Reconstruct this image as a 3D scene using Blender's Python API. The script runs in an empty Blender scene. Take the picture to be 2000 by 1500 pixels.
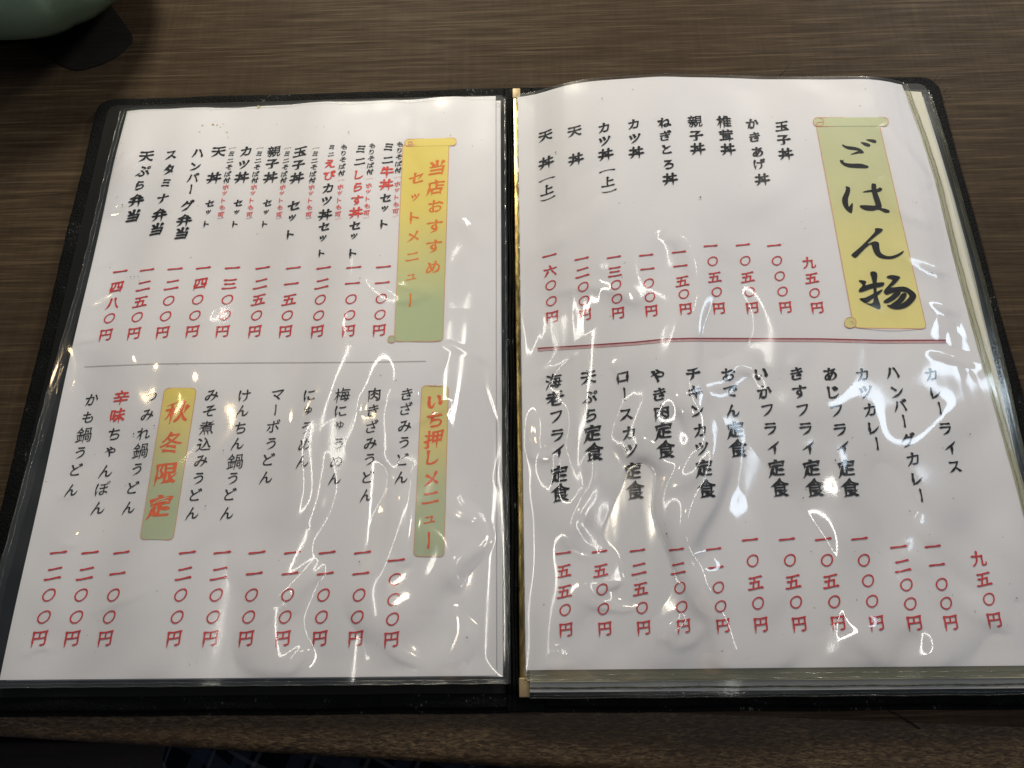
import bpy, bmesh, math, random
import numpy as np
from mathutils import Vector, Matrix
from mathutils.geometry import tessellate_polygon

random.seed(7)
rng = np.random.default_rng(11)
C = bpy.context.scene.collection
S = 0.01                      # all layout below is in centimetres; the scene is in metres

# ------------------------------------------------------------------ camera
CAM = np.array([0.6635, 1.4767, 32.1334])
RX, RY, RZ = 0.36632, 0.028846, -0.0086383
FPX = 1450.0
def _rot(rx, ry, rz):
    cx, sx, cy, sy, cz, sz = math.cos(rx), math.sin(rx), math.cos(ry), math.sin(ry), math.cos(rz), math.sin(rz)
    X = np.array([[1,0,0],[0,cx,-sx],[0,sx,cx]]); Y = np.array([[cy,0,sy],[0,1,0],[-sy,0,cy]]); Z = np.array([[cz,-sz,0],[sz,cz,0],[0,0,1]])
    return Z @ Y @ X
RM = _rot(RX, RY, RZ)
cam_d = bpy.data.cameras.new('camera'); cam = bpy.data.objects.new('camera', cam_d); C.objects.link(cam)
cam.location = Vector(CAM * S); cam.rotation_euler = (RX, RY, RZ)
cam_d.sensor_fit = 'HORIZONTAL'; cam_d.sensor_width = 36.0; cam_d.lens = 36.0 * FPX / 2000.0
cam_d.clip_start = 0.01; cam_d.clip_end = 50
cam_d.dof.use_dof = False
bpy.context.scene.camera = cam

# ------------------------------------------------------------------ world and lamps
sc = bpy.context.scene
w = bpy.data.worlds.new('World'); sc.world = w; w.use_nodes = True
bg = w.node_tree.nodes['Background']
bg.inputs[0].default_value = (0.66, 0.78, 1.0, 1); bg.inputs[1].default_value = 0.092
sc.view_settings.view_transform = 'Standard'; sc.view_settings.look = 'None'
sc.view_settings.exposure = 0.0; sc.view_settings.gamma = 1.0
sc.cycles.use_denoising = True
sc.cycles.max_bounces = 8; sc.cycles.transparent_max_bounces = 16
sc.cycles.sample_clamp_indirect = 6

def lamp(name, loc, size, power, color, target=(0, 16, 0), shape='DISK', size_y=None):
    d = bpy.data.lights.new(name, 'AREA'); d.shape = shape; d.size = size * S
    if size_y: d.size_y = size_y * S
    d.energy = power; d.color = color
    o = bpy.data.objects.new(name, d); C.objects.link(o)
    o.location = Vector(loc) * S
    v = Vector(target) - Vector(loc)
    o.rotation_euler = v.to_track_quat('-Z', 'Y').to_euler()
    return o
WARM = (1.0, 0.90, 0.70); AMB = (1.0, 0.74, 0.42); COOL = (0.72, 0.86, 1.0)
lamp('added_key_light', (-14, 86, 41), 15, 5.7, (1.0, 0.92, 0.74))  # unseen key lights, both placed so the pages darken towards the near edge
lamp('added_key_light', (54, 88, 42), 15, 5.3, (1.0, 0.955, 0.87))
lamp('added_streak_light', (-46, 52, 172), 3, 1.5, (1.0, .96, .86), (-46, 52, 0), 'RECTANGLE', 105)  # unseen long strips, both added to stretch the glints along the film folds
lamp('added_streak_light', (48, 46, 172), 3, 1.5, (1.0, .97, .90), (48, 46, 0), 'RECTANGLE', 105)
lamp('ceiling_lamp', (0, 26, 168), 7, .40, WARM)
lamp('ceiling_lamp', (-90, 70, 150), 8, .40, AMB)
lamp('window_light', (124, 62, 150), 8, 2.1, COOL, shape='RECTANGLE', size_y=110)

# ------------------------------------------------------------------ pixel ray to place (photo measurements)
def ray(x, y): return RM @ np.array([(x - 1000) / FPX, -(y - 750) / FPX, -1.0])
def at(x, y, z):
    d = ray(x, y); return CAM + (z - CAM[2]) / d[2] * d

# ------------------------------------------------------------------ the page surfaces (heights in cm above the cover)
_tx = np.array([0.0, .3, 1.2, 2.7, 4.0, 5.3, 7.9, 10.6, 13.3, 16, 18.6, 19.8, 20.7, 22.5])
_tz = np.array([.66, .70, .85, 1.40, 1.68, 1.82, 1.93, 1.68, 1.50, 1.42, 1.28, 1.06, .72, .35])
def smooth_profile(x):
    f = lambda q: np.interp(q, _tx, _tz)
    return (f(x - .5) + 2 * f(x) + f(x + .5)) / 4
def z_right(x, y):
    x = np.asarray(x, float); y = np.asarray(y, float)
    t = np.clip((y - 1.0) / 29.0, 0, 1.05)
    k = 0.26 + 0.74 * t ** .85
    base = smooth_profile(x)
    z = .45 * (1 - k) + base * k
    z = z + 0.06 * np.sin(x * .75 + y * .16 + 1) * (1 - .6 * t) + .032 * np.sin(x * 1.7 - y * .35) * (1 - .6 * t) + .025 * np.sin(y * .6 + .7 * np.sin(x * .5)) * (1 - t)
    return z
def z_left(x, y):
    x = np.asarray(x, float); y = np.asarray(y, float)
    z = 0.42 + .10 * np.exp(-((x + 6) / 6.0) ** 2)
    z = z + .06 * np.sin(x * .8 + y * .12) + .028 * np.sin(x * 1.9 - y * .2 + 2) + .03 * np.sin(y * .55 + .6 * np.sin(x * .4))
    z = z + .10 * np.exp(-((x + 20.3) / .9) ** 2) * np.exp(-((y - 26.5) / 2.2) ** 2)
    return z
def on(px, py, zf, lift=0.0):
    z = .6
    for _ in range(8):
        p = at(px, py, z + lift); z = float(zf(p[0], p[1]))
    return p

# ------------------------------------------------------------------ helpers
def mesh_obj(name, verts, faces, mat, parent=None, smooth=False, sc_=S):
    me = bpy.data.meshes.new(name)
    v = np.asarray(verts, float) * sc_
    me.from_pydata([tuple(q) for q in v], [], [tuple(f) for f in faces]); me.update()
    if smooth: me.polygons.foreach_set('use_smooth', [True] * len(me.polygons))
    o = bpy.data.objects.new(name, me); C.objects.link(o)
    if mat: me.materials.append(mat)
    if parent: o.parent = parent
    return o
def grid_obj(name, X, Y, Z, mat, parent=None, smooth=True):
    ny, nx = X.shape
    co = (np.stack([X, Y, Z], -1).reshape(-1, 3) * S).astype(np.float32)
    i = np.arange(ny * nx).reshape(ny, nx)
    q = np.stack([i[:-1, :-1], i[:-1, 1:], i[1:, 1:], i[1:, :-1]], -1).reshape(-1, 4)
    me = bpy.data.meshes.new(name)
    me.vertices.add(len(co)); me.vertices.foreach_set('co', co.ravel())
    me.loops.add(q.size); me.loops.foreach_set('vertex_index', q.ravel().astype(np.int32))
    me.polygons.add(len(q)); me.polygons.foreach_set('loop_start', (np.arange(len(q)) * 4).astype(np.int32))
    me.polygons.foreach_set('loop_total', np.full(len(q), 4, np.int32))
    me.polygons.foreach_set('use_smooth', np.full(len(q), smooth)); me.update(); me.validate()
    o = bpy.data.objects.new(name, me); C.objects.link(o)
    if mat: me.materials.append(mat)
    if parent: o.parent = parent
    return o
def empty(name, loc=(0, 0, 0)):
    o = bpy.data.objects.new(name, None); C.objects.link(o); o.location = Vector(loc) * S
    o.empty_display_size = .02; return o
def tag(o, label=None, cat=None, kind=None, group=None):
    for k, v in (('label', label), ('category', cat), ('kind', kind), ('group', group)):
        if v: o[k] = v
    return o
def parent_keep(o, p):
    o.parent = p; o.matrix_parent_inverse = Matrix.Translation(p.location).inverted()

# ------------------------------------------------------------------ materials
class NT:
    def __init__(s, name):
        s.m = bpy.data.materials.new(name); s.m.use_nodes = True; s.t = s.m.node_tree
        s.b = s.t.nodes['Principled BSDF']; s.out = s.t.nodes['Material Output']
    def n(s, t, **k):
        o = s.t.nodes.new(t)
        for a, v in k.items():
            if hasattr(o, a): setattr(o, a, v)
        return o
    def l(s, a, b): s.t.links.new(a, b)
    def coord(s, scale=(1, 1, 1), rot=(0, 0, 0)):
        tc = s.n('ShaderNodeTexCoord'); mp = s.n('ShaderNodeMapping')
        mp.inputs['Scale'].default_value = scale; mp.inputs['Rotation'].default_value = rot
        s.l(tc.outputs['Object'], mp.inputs[0]); return mp.outputs[0]
    def noise(s, co, sc=1, det=4, rough=.55, dist=0):
        o = s.n('ShaderNodeTexNoise'); o.inputs['Scale'].default_value = sc; o.inputs['Detail'].default_value = det
        o.inputs['Roughness'].default_value = rough; o.inputs['Distortion'].default_value = dist
        s.l(co, o.inputs['Vector']); return o.outputs['Fac']
    def ramp(s, f, stops):
        o = s.n('ShaderNodeValToRGB'); e = o.color_ramp.elements
        e[0].position, e[0].color = stops[0][0], (*stops[0][1], 1); e[1].position, e[1].color = stops[-1][0], (*stops[-1][1], 1)
        for p, c in stops[1:-1]:
            q = e.new(p); q.color = (*c, 1)
        s.l(f, o.inputs[0]); return o.outputs[0]
    def mixc(s, f, a, b, mode='MIX'):
        o = s.n('ShaderNodeMixRGB'); o.blend_type = mode
        for i, v in enumerate((f, a, b)):
            if isinstance(v, (int, float)): o.inputs[i].default_value = v
            elif isinstance(v, tuple): o.inputs[i].default_value = (*v, 1)
            else: s.l(v, o.inputs[i])
        return o.outputs[0]
    def math(s, op, a, b=0.0):
        o = s.n('ShaderNodeMath'); o.operation = op
        for i, v in enumerate((a, b)):
            if isinstance(v, (int, float)): o.inputs[i].default_value = v
            else: s.l(v, o.inputs[i])
        return o.outputs[0]
    def bump(s, h, strength=.3, dist=.0005):
        o = s.n('ShaderNodeBump'); o.inputs['Strength'].default_value = strength; o.inputs['Distance'].default_value = dist
        s.l(h, o.inputs['Height']); s.l(o.outputs[0], s.b.inputs['Normal']); return o
    def set(s, col=None, rough=None, metal=None, spec=None):
        if col is not None:
            if isinstance(col, tuple): s.b.inputs['Base Color'].default_value = (*col, 1)
            else: s.l(col, s.b.inputs['Base Color'])
        if rough is not None:
            if isinstance(rough, (int, float)): s.b.inputs['Roughness'].default_value = rough
            else: s.l(rough, s.b.inputs['Roughness'])
        if metal is not None: s.b.inputs['Metallic'].default_value = metal
        if spec is not None: s.b.inputs['Specular IOR Level'].default_value = spec
        return s

def mat_table():
    t = NT('dark_wood_laminate')
    r = (0, 0, math.radians(1.8))
    h1 = t.noise(t.coord((22, 560, 1), r), 1, 5, .6, .4)        # fine streaks along the board
    h2 = t.noise(t.coord((50, 1400, 1), r), 1, 3, .6)
    h3 = t.noise(t.coord((9, 160, 1), r), 1, 4, .55, 1.2)
    v1 = t.noise(t.coord((330, 14, 1), r), 1, 4, .6, .5)       # cross weave
    big = t.noise(t.coord((5, 6, 1), r), 1, 3)
    a = t.mixc(.45, h1, h2); a = t.mixc(.30, a, h3); a = t.mixc(t.ramp(big, [(.40, (.08,) * 3), (.7, (.26,) * 3)]), a, v1)
    c = t.ramp(a, [(.31, (.018, .0112, .0068)), (.43, (.034, .0225, .0138)), (.53, (.055, .038, .0235)), (.63, (.088, .063, .039)), (.76, (.155, .117, .072))])
    ln_ = t.noise(t.coord((15, 700, 1), r), 1, 2, .5, .3)
    c = t.mixc(t.ramp(ln_, [(.56, (0, 0, 0)), (.68, (.5, .5, .5))]), c, (.14, .10, .06))
    c = t.mixc(t.math('MULTIPLY', big, .5), c, (.032, .020, .012))
    t.set(c, t.ramp(h1, [(.3, (.7,) * 3), (.7, (.55,) * 3)]), spec=.05); t.bump(a, .35, .0002)
    return t.m
def mat_band():
    t = NT('mottled_wood_edge')
    r = (0, 0, math.radians(3.2))
    h = t.noise(t.coord((300, 1150, 300), r), 1, 4, .6, .8)
    g = t.noise(t.coord((40, 40, 40), r), 1, 3)
    g2 = t.noise(t.coord((5, 90, 5), r), 1, 3)
    c = t.ramp(h, [(.35, (.018, .0105, .0055)), (.46, (.046, .028, .014)), (.56, (.088, .057, .030)), (.68, (.155, .104, .056)), (.82, (.21, .15, .085))])
    c = t.mixc(t.ramp(g2, [(.4, (0, 0, 0)), (.7, (.6, .6, .6))]), c, (.055, .03, .013))
    c = t.mixc(t.ramp(g, [(.45, (0, 0, 0)), (.75, (.5, .5, .5))]), c, (.03, .018, .010))
    t.set(c, .5, spec=.35); t.bump(h, .5, .0004)
    return t.m
def mat_cover():
    t = NT('black_leatherette')
    co = t.coord()
    vo = t.n('ShaderNodeTexVoronoi'); vo.inputs['Scale'].default_value = 1100; t.l(co, vo.inputs['Vector'])
    n1 = t.noise(co, 900, 4, .6); n2 = t.noise(co, 60, 3)
    fl = t.noise(t.coord((900, 420, 600)), 1, 2)
    dust = t.ramp(t.math('MULTIPLY', fl, t.ramp(n2, [(.35, (.7,) * 3), (.7, (1.15,) * 3)])), [(.64, (0, 0, 0)), (.74, (.8, .8, .8))])
    c = t.mixc(dust, t.ramp(n2, [(.3, (.003, .0033, .0036)), (.75, (.008, .0085, .009))]), (.12, .12, .115))
    t.set(c, t.ramp(n1, [(.3, (.55,) * 3), (.7, (.8,) * 3)]), spec=.06)
    hh = t.mixc(.5, vo.outputs['Distance'], n1); t.bump(hh, .8, .0007)
    return t.m
def mat_paper(name='menu_paper', col=(.80, .79, .83), stain=True):
    t = NT(name)
    n = t.noise(t.coord((260, 260, 260)), 1, 3); big = t.noise(t.coord((14, 5, 9)), 1, 3, .5, .8)
    c = t.mixc(t.ramp(big, [(.42, (0, 0, 0)), (.72, (.35, .35, .35))]), col, (col[0] * .95, col[1] * .92, col[2] * .88))
    sp = t.noise(t.coord((420, 420, 420)), 1, 1)
    c = t.mixc(t.ramp(sp, [(.775, (0, 0, 0)), (.80, (.5, .5, .5))]), c, (.30, .27, .2))
    t.set(c, .75, spec=.2); t.bump(n, .05, .0001)
    return t.m
def mat_plain(name, col, rough=.6, spec=.3, metal=0):
    t = NT(name); t.set(col, rough, metal, spec); return t.m
def mat_ink(name, col):
    t = NT(name)
    n = t.noise(t.coord((600, 600, 600)), 1, 2)
    c = t.mixc(t.ramp(n, [(.35, (0, 0, 0)), (.75, (1, 1, 1))]), col, tuple(min(1, q * 1.2 + .004) for q in col))
    t.set(c, .8, spec=.08); return t.m
def mat_film(name, tint, haze, haze_col, gain=1.0, rough=.04, bumpk=.0):
    m = bpy.data.materials.new(name); m.use_nodes = True; t = m.node_tree; t.nodes.clear()
    N = lambda k: t.nodes.new(k)
    out = N('ShaderNodeOutputMaterial'); tr = N('ShaderNodeBsdfTransparent'); gl = N('ShaderNodeBsdfGlossy'); df = N('ShaderNodeBsdfDiffuse')
    # reflectance of a thin film seen from either side: Schlick's curve of the angle to the normal
    ge = N('ShaderNodeNewGeometry'); dt = N('ShaderNodeVectorMath'); dt.operation = 'DOT_PRODUCT'
    t.links.new(ge.outputs['Incoming'], dt.inputs[0]); t.links.new(ge.outputs['Normal'], dt.inputs[1])
    def MM(op, a, b=0.0):
        q = N('ShaderNodeMath'); q.operation = op
        for i, v in enumerate((a, b)):
            if isinstance(v, (int, float)): q.inputs[i].default_value = v
            else: t.links.new(v, q.inputs[i])
        return q.outputs[0]
    fr_ = MM('ADD', MM('MULTIPLY', MM('POWER', MM('SUBTRACT', 1.0, MM('ABSOLUTE', dt.outputs['Value'])), 5.0), .96), .04)
    mu = N('ShaderNodeMath'); mu.operation = 'MULTIPLY'; mu.inputs[1].default_value = gain; mu.use_clamp = True
    t.links.new(fr_, mu.inputs[0])
    tc = N('ShaderNodeTexCoord')
    sm = N('ShaderNodeTexNoise'); sm.inputs['Scale'].default_value = 35; sm.inputs['Detail'].default_value = 5; t.links.new(tc.outputs['Object'], sm.inputs['Vector'])
    rr = N('ShaderNodeMapRange'); rr.inputs['To Min'].default_value = rough * .55; rr.inputs['To Max'].default_value = rough * 2.2
    rr.inputs['From Min'].default_value = .35; rr.inputs['From Max'].default_value = .7
    t.links.new(sm.outputs['Fac'], rr.inputs[0]); t.links.new(rr.outputs[0], gl.inputs['Roughness'])
    tr.inputs[0].default_value = (*tint, 1); df.inputs[0].default_value = (*haze_col, 1); gl.inputs[0].default_value = (1, 1, 1, 1)
    if bumpk:
        bn = N('ShaderNodeTexNoise'); bn.inputs['Scale'].default_value = 900; bn.inputs['Detail'].default_value = 2; t.links.new(tc.outputs['Object'], bn.inputs['Vector'])
        bp = N('ShaderNodeBump'); bp.inputs['Strength'].default_value = bumpk; bp.inputs['Distance'].default_value = .0002
        t.links.new(bn.outputs['Fac'], bp.inputs['Height']); t.links.new(bp.outputs[0], gl.inputs['Normal'])
    m1 = N('ShaderNodeMixShader'); m1.inputs[0].default_value = haze; t.links.new(tr.outputs[0], m1.inputs[1])
    hz = N('ShaderNodeMapRange'); hz.inputs['From Min'].default_value = .42; hz.inputs['From Max'].default_value = .75; hz.inputs['To Min'].default_value = haze; hz.inputs['To Max'].default_value = haze + .022
    hn = N('ShaderNodeTexNoise'); hn.inputs['Scale'].default_value = 16; hn.inputs['Detail'].default_value = 6; hn.inputs['Distortion'].default_value = 1.2; t.links.new(tc.outputs['Object'], hn.inputs['Vector'])
    t.links.new(hn.outputs['Fac'], hz.inputs[0]); t.links.new(hz.outputs[0], m1.inputs[0])
    t.links.new(tr.outputs[0], m1.inputs[1]); t.links.new(df.outputs[0], m1.inputs[2])
    g2 = N('ShaderNodeBsdfGlossy'); g2.inputs['Roughness'].default_value = .26; gm = N('ShaderNodeMixShader'); gm.inputs[0].default_value = .18
    t.links.new(gl.outputs[0], gm.inputs[1]); t.links.new(g2.outputs[0], gm.inputs[2]); gl = gm
    m2 = N('ShaderNodeMixShader'); t.links.new(mu.outputs[0], m2.inputs[0]); t.links.new(m1.outputs[0], m2.inputs[1]); t.links.new(gl.outputs[0], m2.inputs[2])
    t.links.new(m2.outputs[0], out.inputs[0]); return m
def mat_vcol(name):
    t = NT(name); a = t.n('ShaderNodeVertexColor'); a.layer_name = 'print'
    n = t.noise(t.coord((300, 300, 300)), 1, 3)
    c = t.mixc(t.math('MULTIPLY', n, .12), a.outputs['Color'], (.5, .45, .3)); t.set(c, .7, spec=.2); return t.m

M_TABLE, M_BAND, M_COVER = mat_table(), mat_band(), mat_cover()
M_PAPER = mat_paper(); M_PAPER2 = mat_paper('aged_paper', (.72, .69, .60))
M_BLACK = mat_ink('black_ink', (.016, .016, .017)); M_RED = mat_ink('red_ink', (.58, .052, .055)); M_RED2 = mat_ink('bright_red_ink', (.68, .075, .06))
M_ORANGE = mat_ink('orange_ink', (.76, .22, .04)); M_VERM = mat_ink('vermilion_ink', (.75, .15, .06))
M_MAROON = mat_ink('maroon_ink', (.32, .045, .06)); M_MAROON2 = mat_ink('pale_maroon_ink', (.58, .37, .38)); M_GREY = mat_ink('grey_ink', (.50, .49, .48))
M_PINK = mat_ink('salmon_line_ink', (.68, .36, .22)); M_OLIVE = mat_ink('olive_print', (.42, .45, .26))
M_PRINT = mat_vcol('banner_print')
M_FILM = mat_film('clear_vinyl_film', (.985, .985, .98), .007, (.8, .82, .85), 2.3, .06)
M_MARGIN = mat_film('yellowed_vinyl_margin', (.80, .79, .66), .14, (.50, .465, .35), 1.5, .12, .3)
M_MARGIN2 = mat_film('clear_vinyl_margin', (.96, .965, .945), .016, (.30, .34, .33), 1.5, .10, .2)
M_SEAM = mat_film('olive_welded_seam', (.45, .45, .36), .25, (.16, .16, .11), 1.8, .14, .4)
M_BEAD = mat_film('welded_vinyl_seam', (.84, .84, .78), .07, (.28, .28, .22), 1.9, .12, .4)

# ------------------------------------------------------------------ glyphs: the built-in font's outlines reworked as brush strokes
_tc = bpy.data.curves.new('glyph_source', 'FONT'); _tc.resolution_u = 3; _tc.fill_mode = 'FRONT'
_to = bpy.data.objects.new('glyph_source', _tc); C.objects.link(_to)
_cache = {}
ROT90 = 'ー（）'
def glyph(ch, wt):
    key = (ch, wt)
    if key in _cache: return _cache[key]
    _tc.body = ch
    bpy.context.view_layer.update()
    dg = bpy.context.evaluated_depsgraph_get(); src = _to.evaluated_get(dg).to_curve(dg); loops = []
    for sp in src.splines:
        pts = []
        if sp.type == 'BEZIER':
            B = sp.bezier_points; n = len(B)
            for i in range(n):
                p0, h0, h1, p1 = (np.array(q[:2]) for q in (B[i].co, B[i].handle_right, B[(i + 1) % n].handle_left, B[(i + 1) % n].co))
                chord = np.hypot(*(p1 - p0)); dev = max(np.abs(np.cross(p1 - p0, h0 - p0)), np.abs(np.cross(p1 - p0, h1 - p0))) / (chord + 1e-9)
                k = 1 if dev < .004 else (2 if chord < .06 else 4)
                for j in range(k):
                    t = j / k; pts.append((1 - t) ** 3 * p0 + 3 * (1 - t) ** 2 * t * h0 + 3 * (1 - t) * t * t * h1 + t ** 3 * p1)
        else: pts = [np.array(q.co[:2]) for q in sp.points]
        out = []
        for p in pts:
            if not out or np.hypot(*(p - out[-1])) > .003: out.append(p)
        if len(out) > 2: loops.append(np.array(out, float))
    _to.evaluated_get(dg).to_curve_clear()
    if not loops: _cache[key] = (np.zeros((0, 2)), []); return _cache[key]
    # the outer outline must turn left: check on the largest loop
    ar = [0.5 * np.sum(l[:, 0] * np.roll(l[:, 1], -1) - np.roll(l[:, 0], -1) * l[:, 1]) for l in loops]
    if ar[int(np.argmax(np.abs(ar)))] < 0: loops = [l[::-1] for l in loops]
    press = []; taper = []; work = []; RAW = []
    wt = wt * (1.0 if len(loops) < 4 else .68 if len(loops) < 7 else .45)
    for lp in loops:                                     # find the blunt stroke ends and the outer corners
        n = len(lp); d = np.roll(lp, -1, 0) - lp; L = np.hypot(d[:, 0], d[:, 1]) + 1e-9; u = d / L[:, None]
        mv = np.zeros_like(lp)
        for i in range(n):
            p, q = (i - 1) % n, (i + 1) % n
            s1 = u[p][0] * u[i][1] - u[p][1] * u[i][0]; s2 = u[i][0] * u[q][1] - u[i][1] * u[q][0]
            if .045 < L[i] < .125 and s1 > .75 and s2 > .75:
                nn = np.array([u[i][1], -u[i][0]]); ctr = (lp[i] + lp[q]) / 2
                if nn[1] < -.35 and nn[0] < .25:         # downward and leftward strokes run out to a point
                    k = .62 if nn[0] < -.3 else .34
                    mv[i] += (ctr - lp[i]) * k + nn * .06; mv[q] += (ctr - lp[q]) * k + nn * .06; taper.append(ctr)
                elif nn[1] > .2 and nn[0] > .5:
                    mv[i] += (ctr - lp[i]) * .5 + nn * .05; mv[q] += (ctr - lp[q]) * .5 + nn * .05; taper.append(ctr)
                else:                                    # the brush is pressed down: a slanted cut
                    hi, lo = (i, q) if lp[i] @ np.array([-.7, .7]) > lp[q] @ np.array([-.7, .7]) else (q, i)
                    if nn[0] > .5: hi, lo = lo, hi
                    mv[hi] += nn * .055; mv[lo] -= nn * .02; press.append(ctr)
            elif s1 > .8 and L[p] > .14 and L[i] > .14: press.append(lp[i])
        pts = []; raw = []
        for i in range(n):
            k = max(1, int(L[i] / .055)); a_, b_ = lp[i] + mv[i], lp[(i + 1) % n] + mv[(i + 1) % n]
            pts += [a_ + (b_ - a_) * j / k for j in range(k)]; raw += [lp[i] + (lp[(i + 1) % n] - lp[i]) * j / k for j in range(k)]
        work.append(np.array(pts)); RAW.append(np.array(raw))
    V2 = []; P2 = []
    PR = np.array(press) if press else None; TA = np.array(taper) if taper else None
    ph = (sum(map(ord, ch)) % 17) * .7
    for pts in work:
        d = np.roll(pts, -1, 0) - np.roll(pts, 1, 0); L = np.hypot(d[:, 0], d[:, 1])[:, None] + 1e-9; nn = np.stack([d[:, 1], -d[:, 0]], 1) / L
        k = np.full(len(pts), .42)
        if PR is not None: k += .95 * np.exp(-(np.min(np.hypot(pts[:, None, 0] - PR[None, :, 0], pts[:, None, 1] - PR[None, :, 1]), 1) / .11) ** 2)
        if TA is not None:
            dd = np.min(np.hypot(pts[:, None, 0] - TA[None, :, 0], pts[:, None, 1] - TA[None, :, 1]), 1)
            k += .55 * np.exp(-((dd - .30) / .14) ** 2); k *= 1 - .9 * np.exp(-(dd / .13) ** 2)
        k *= 1 + .18 * np.sin(pts[:, 0] * 11 + pts[:, 1] * 8 + ph)
        off = np.stack([nn[:, 0] * .052, nn[:, 1] * .030], 1) * wt * k[:, None] - nn * .006 * (2.0 - wt)
        q = pts + off
        q[:, 1] += .020 * np.sin(q[:, 0] * 5.2 + ph) ; q[:, 0] += .014 * np.sin(q[:, 1] * 6.1 + ph)
        P2.append([Vector((x, y, 0)) for x, y in q]); V2.append(q)
    cu = bpy.data.curves.new('glyph_fill', 'CURVE'); cu.dimensions = '2D'; cu.fill_mode = 'FRONT'
    for q in RAW:
        sp = cu.splines.new('POLY'); sp.points.add(len(q) - 1); sp.use_cyclic_u = True
        sp.points.foreach_set('co', np.concatenate([q, np.zeros((len(q), 1)), np.ones((len(q), 1))], 1).ravel())
    co_ = bpy.data.objects.new('glyph_fill', cu); m2 = co_.to_mesh()
    v = np.array([q.co[:2] for q in m2.vertices], float).reshape(-1, 2); f = [tuple(p.vertices) for p in m2.polygons]
    allr = np.concatenate(RAW); allv = np.concatenate(V2)
    v = allv[[int(np.argmin((allr[:, 0] - q[0]) ** 2 + (allr[:, 1] - q[1]) ** 2)) for q in v]]
    co_.to_mesh_clear(); bpy.data.objects.remove(co_); bpy.data.curves.remove(cu)
    if ch == '（' or ch == '）' or ch == 'ー':
        v = np.stack([v[:, 1], -v[:, 0]], 1)
        if ch == 'ー': v[:, 0] *= -1
    # centre on the ink box for small signs, else on the em square
    c = (v.max(0) + v.min(0)) / 2
    v = v - c
    if ch in 'ッゃゅュょ': v = v * .95
    if ch in '（）': v = v * np.array([.95, .40]); 
    v[:, 1] += v[:, 0] * .15                            # rising cross strokes
    v[:, 0] += v[:, 1] * .05
    _cache[key] = (v, f); return v, f

def place_glyph(V, F, ch, px, py, size_px, zf, wt, lift=.02, squash=1.0):
    """size_px: em height in photo pixels at that place"""
    v, f = glyph(ch, wt)
    if not len(v): return
    p = on(px, py, zf, lift); depth = -((p - CAM) @ RM)[2]
    s = size_px * depth / FPX * 1.04
    x = p[0] + v[:, 0] * s; y = p[1] + v[:, 1] * s * squash
    z = zf(x, y) + lift
    b = len(V); V.extend(np.stack([x, y, z], 1).tolist()); F.extend([tuple(i + b for i in q) for q in f])

# ------------------------------------------------------------------ the table
tbl = tag(empty('table', (0, 14, -.4)), 'dark brown wood grain table with a mottled golden brown front edge', 'table')
ZT = -.40
def edge_y(x): return -.2 - (x - 5.84) * .0445
def low_y(x): return -.93 - (x + 21) * .0585
nx, ny = 60, 40
xs = np.linspace(-75, 75, nx); X = np.tile(xs, (ny, 1)); tt = np.linspace(0, 1, ny)[:, None]
Y = edge_y(X) + tt ** 1.5 * (80 - edge_y(X)); Z = np.full_like(X, ZT)
o = grid_obj('tabletop', X, Y, Z, M_TABLE, smooth=False); parent_keep(o, tbl)
# edge band: flat strip rolling over into a bullnose and the front face
prof = [(0, 0), (.25, -.002), (.8, -.01), (.93, -.05), (.98, -.13), (1.0, -.26), (1.0, -.6), (1.0, -2.2), (.97, -2.6), (.85, -2.9), (0.2, -3.0)]
V = []; F = []
xs2 = np.linspace(-75, 75, 160)
for i, x in enumerate(xs2):
    y0, y1 = edge_y(x) , low_y(x)
    y1 = y0 + (y1 - y0) * 1.0
    for (k, dz) in prof: V.append((x, y0 + (y1 - y0) * k, ZT + dz - .012))
n = len(prof)
for i in range(len(xs2) - 1):
    for j in range(n - 1): F.append((i * n + j, i * n + j + 1, (i + 1) * n + j + 1, (i + 1) * n + j))
o = mesh_obj('edge_band', V, F, M_BAND, smooth=True); parent_keep(o, tbl)
o = mesh_obj('underside', [(-75, edge_y(-75) - .1, ZT - 3.0), (75, edge_y(75) - .1, ZT - 3.0), (75, 80, ZT - 3.0), (-75, 80, ZT - 3.0)], [(0, 3, 2, 1)], mat_plain('raw_board', (.03, .02, .012)))
parent_keep(o, tbl)

# ------------------------------------------------------------------ floor, bench and the guest below the table edge
tf = NT('dark_floor'); tf.set(tf.ramp(tf.noise(tf.coord((6, 60, 1)), 1, 4), [(.3, (.010, .005, .004)), (.7, (.03, .015, .010))]), .6)
fl = mesh_obj('floor', [(-250, -200, -72), (250, -200, -72), (250, 250, -72), (-250, 250, -72)], [(0, 1, 2, 3)], tf.m); tag(fl, kind='structure')
def box(name, a, b, mat, parent=None, bev=.3, seg=2):
    bm = bmesh.new(); bmesh.ops.create_cube(bm, size=1)
    for q in bm.verts:
        q.co = Vector([(a[i] + b[i]) / 2 + q.co[i] * (b[i] - a[i]) for i in range(3)]) * S
    if bev: bmesh.ops.bevel(bm, geom=bm.edges[:], offset=bev * S, segments=seg, profile=.6, affect='EDGES')
    me = bpy.data.meshes.new(name); bm.to_mesh(me); bm.free()
    me.polygons.foreach_set('use_smooth', [True] * len(me.polygons)) if bev else None
    o = bpy.data.objects.new(name, me); C.objects.link(o); me.materials.append(mat)
    if parent: parent_keep(o, parent)
    return o
tb = NT('dark_red_wood'); tb.set(tb.ramp(tb.noise(tb.coord((8, 120, 30)), 1, 4), [(.3, (.010, .004, .003)), (.7, (.035, .013, .008))]), .45)
bench = tag(empty('bench', (-60, -14, -72)), 'dark reddish wooden bench in the shadow under the table edge', 'bench')
box('seat', (-95, -26, -33), (-24, -3.2, -31), tb.m, bench, .5)
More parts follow.
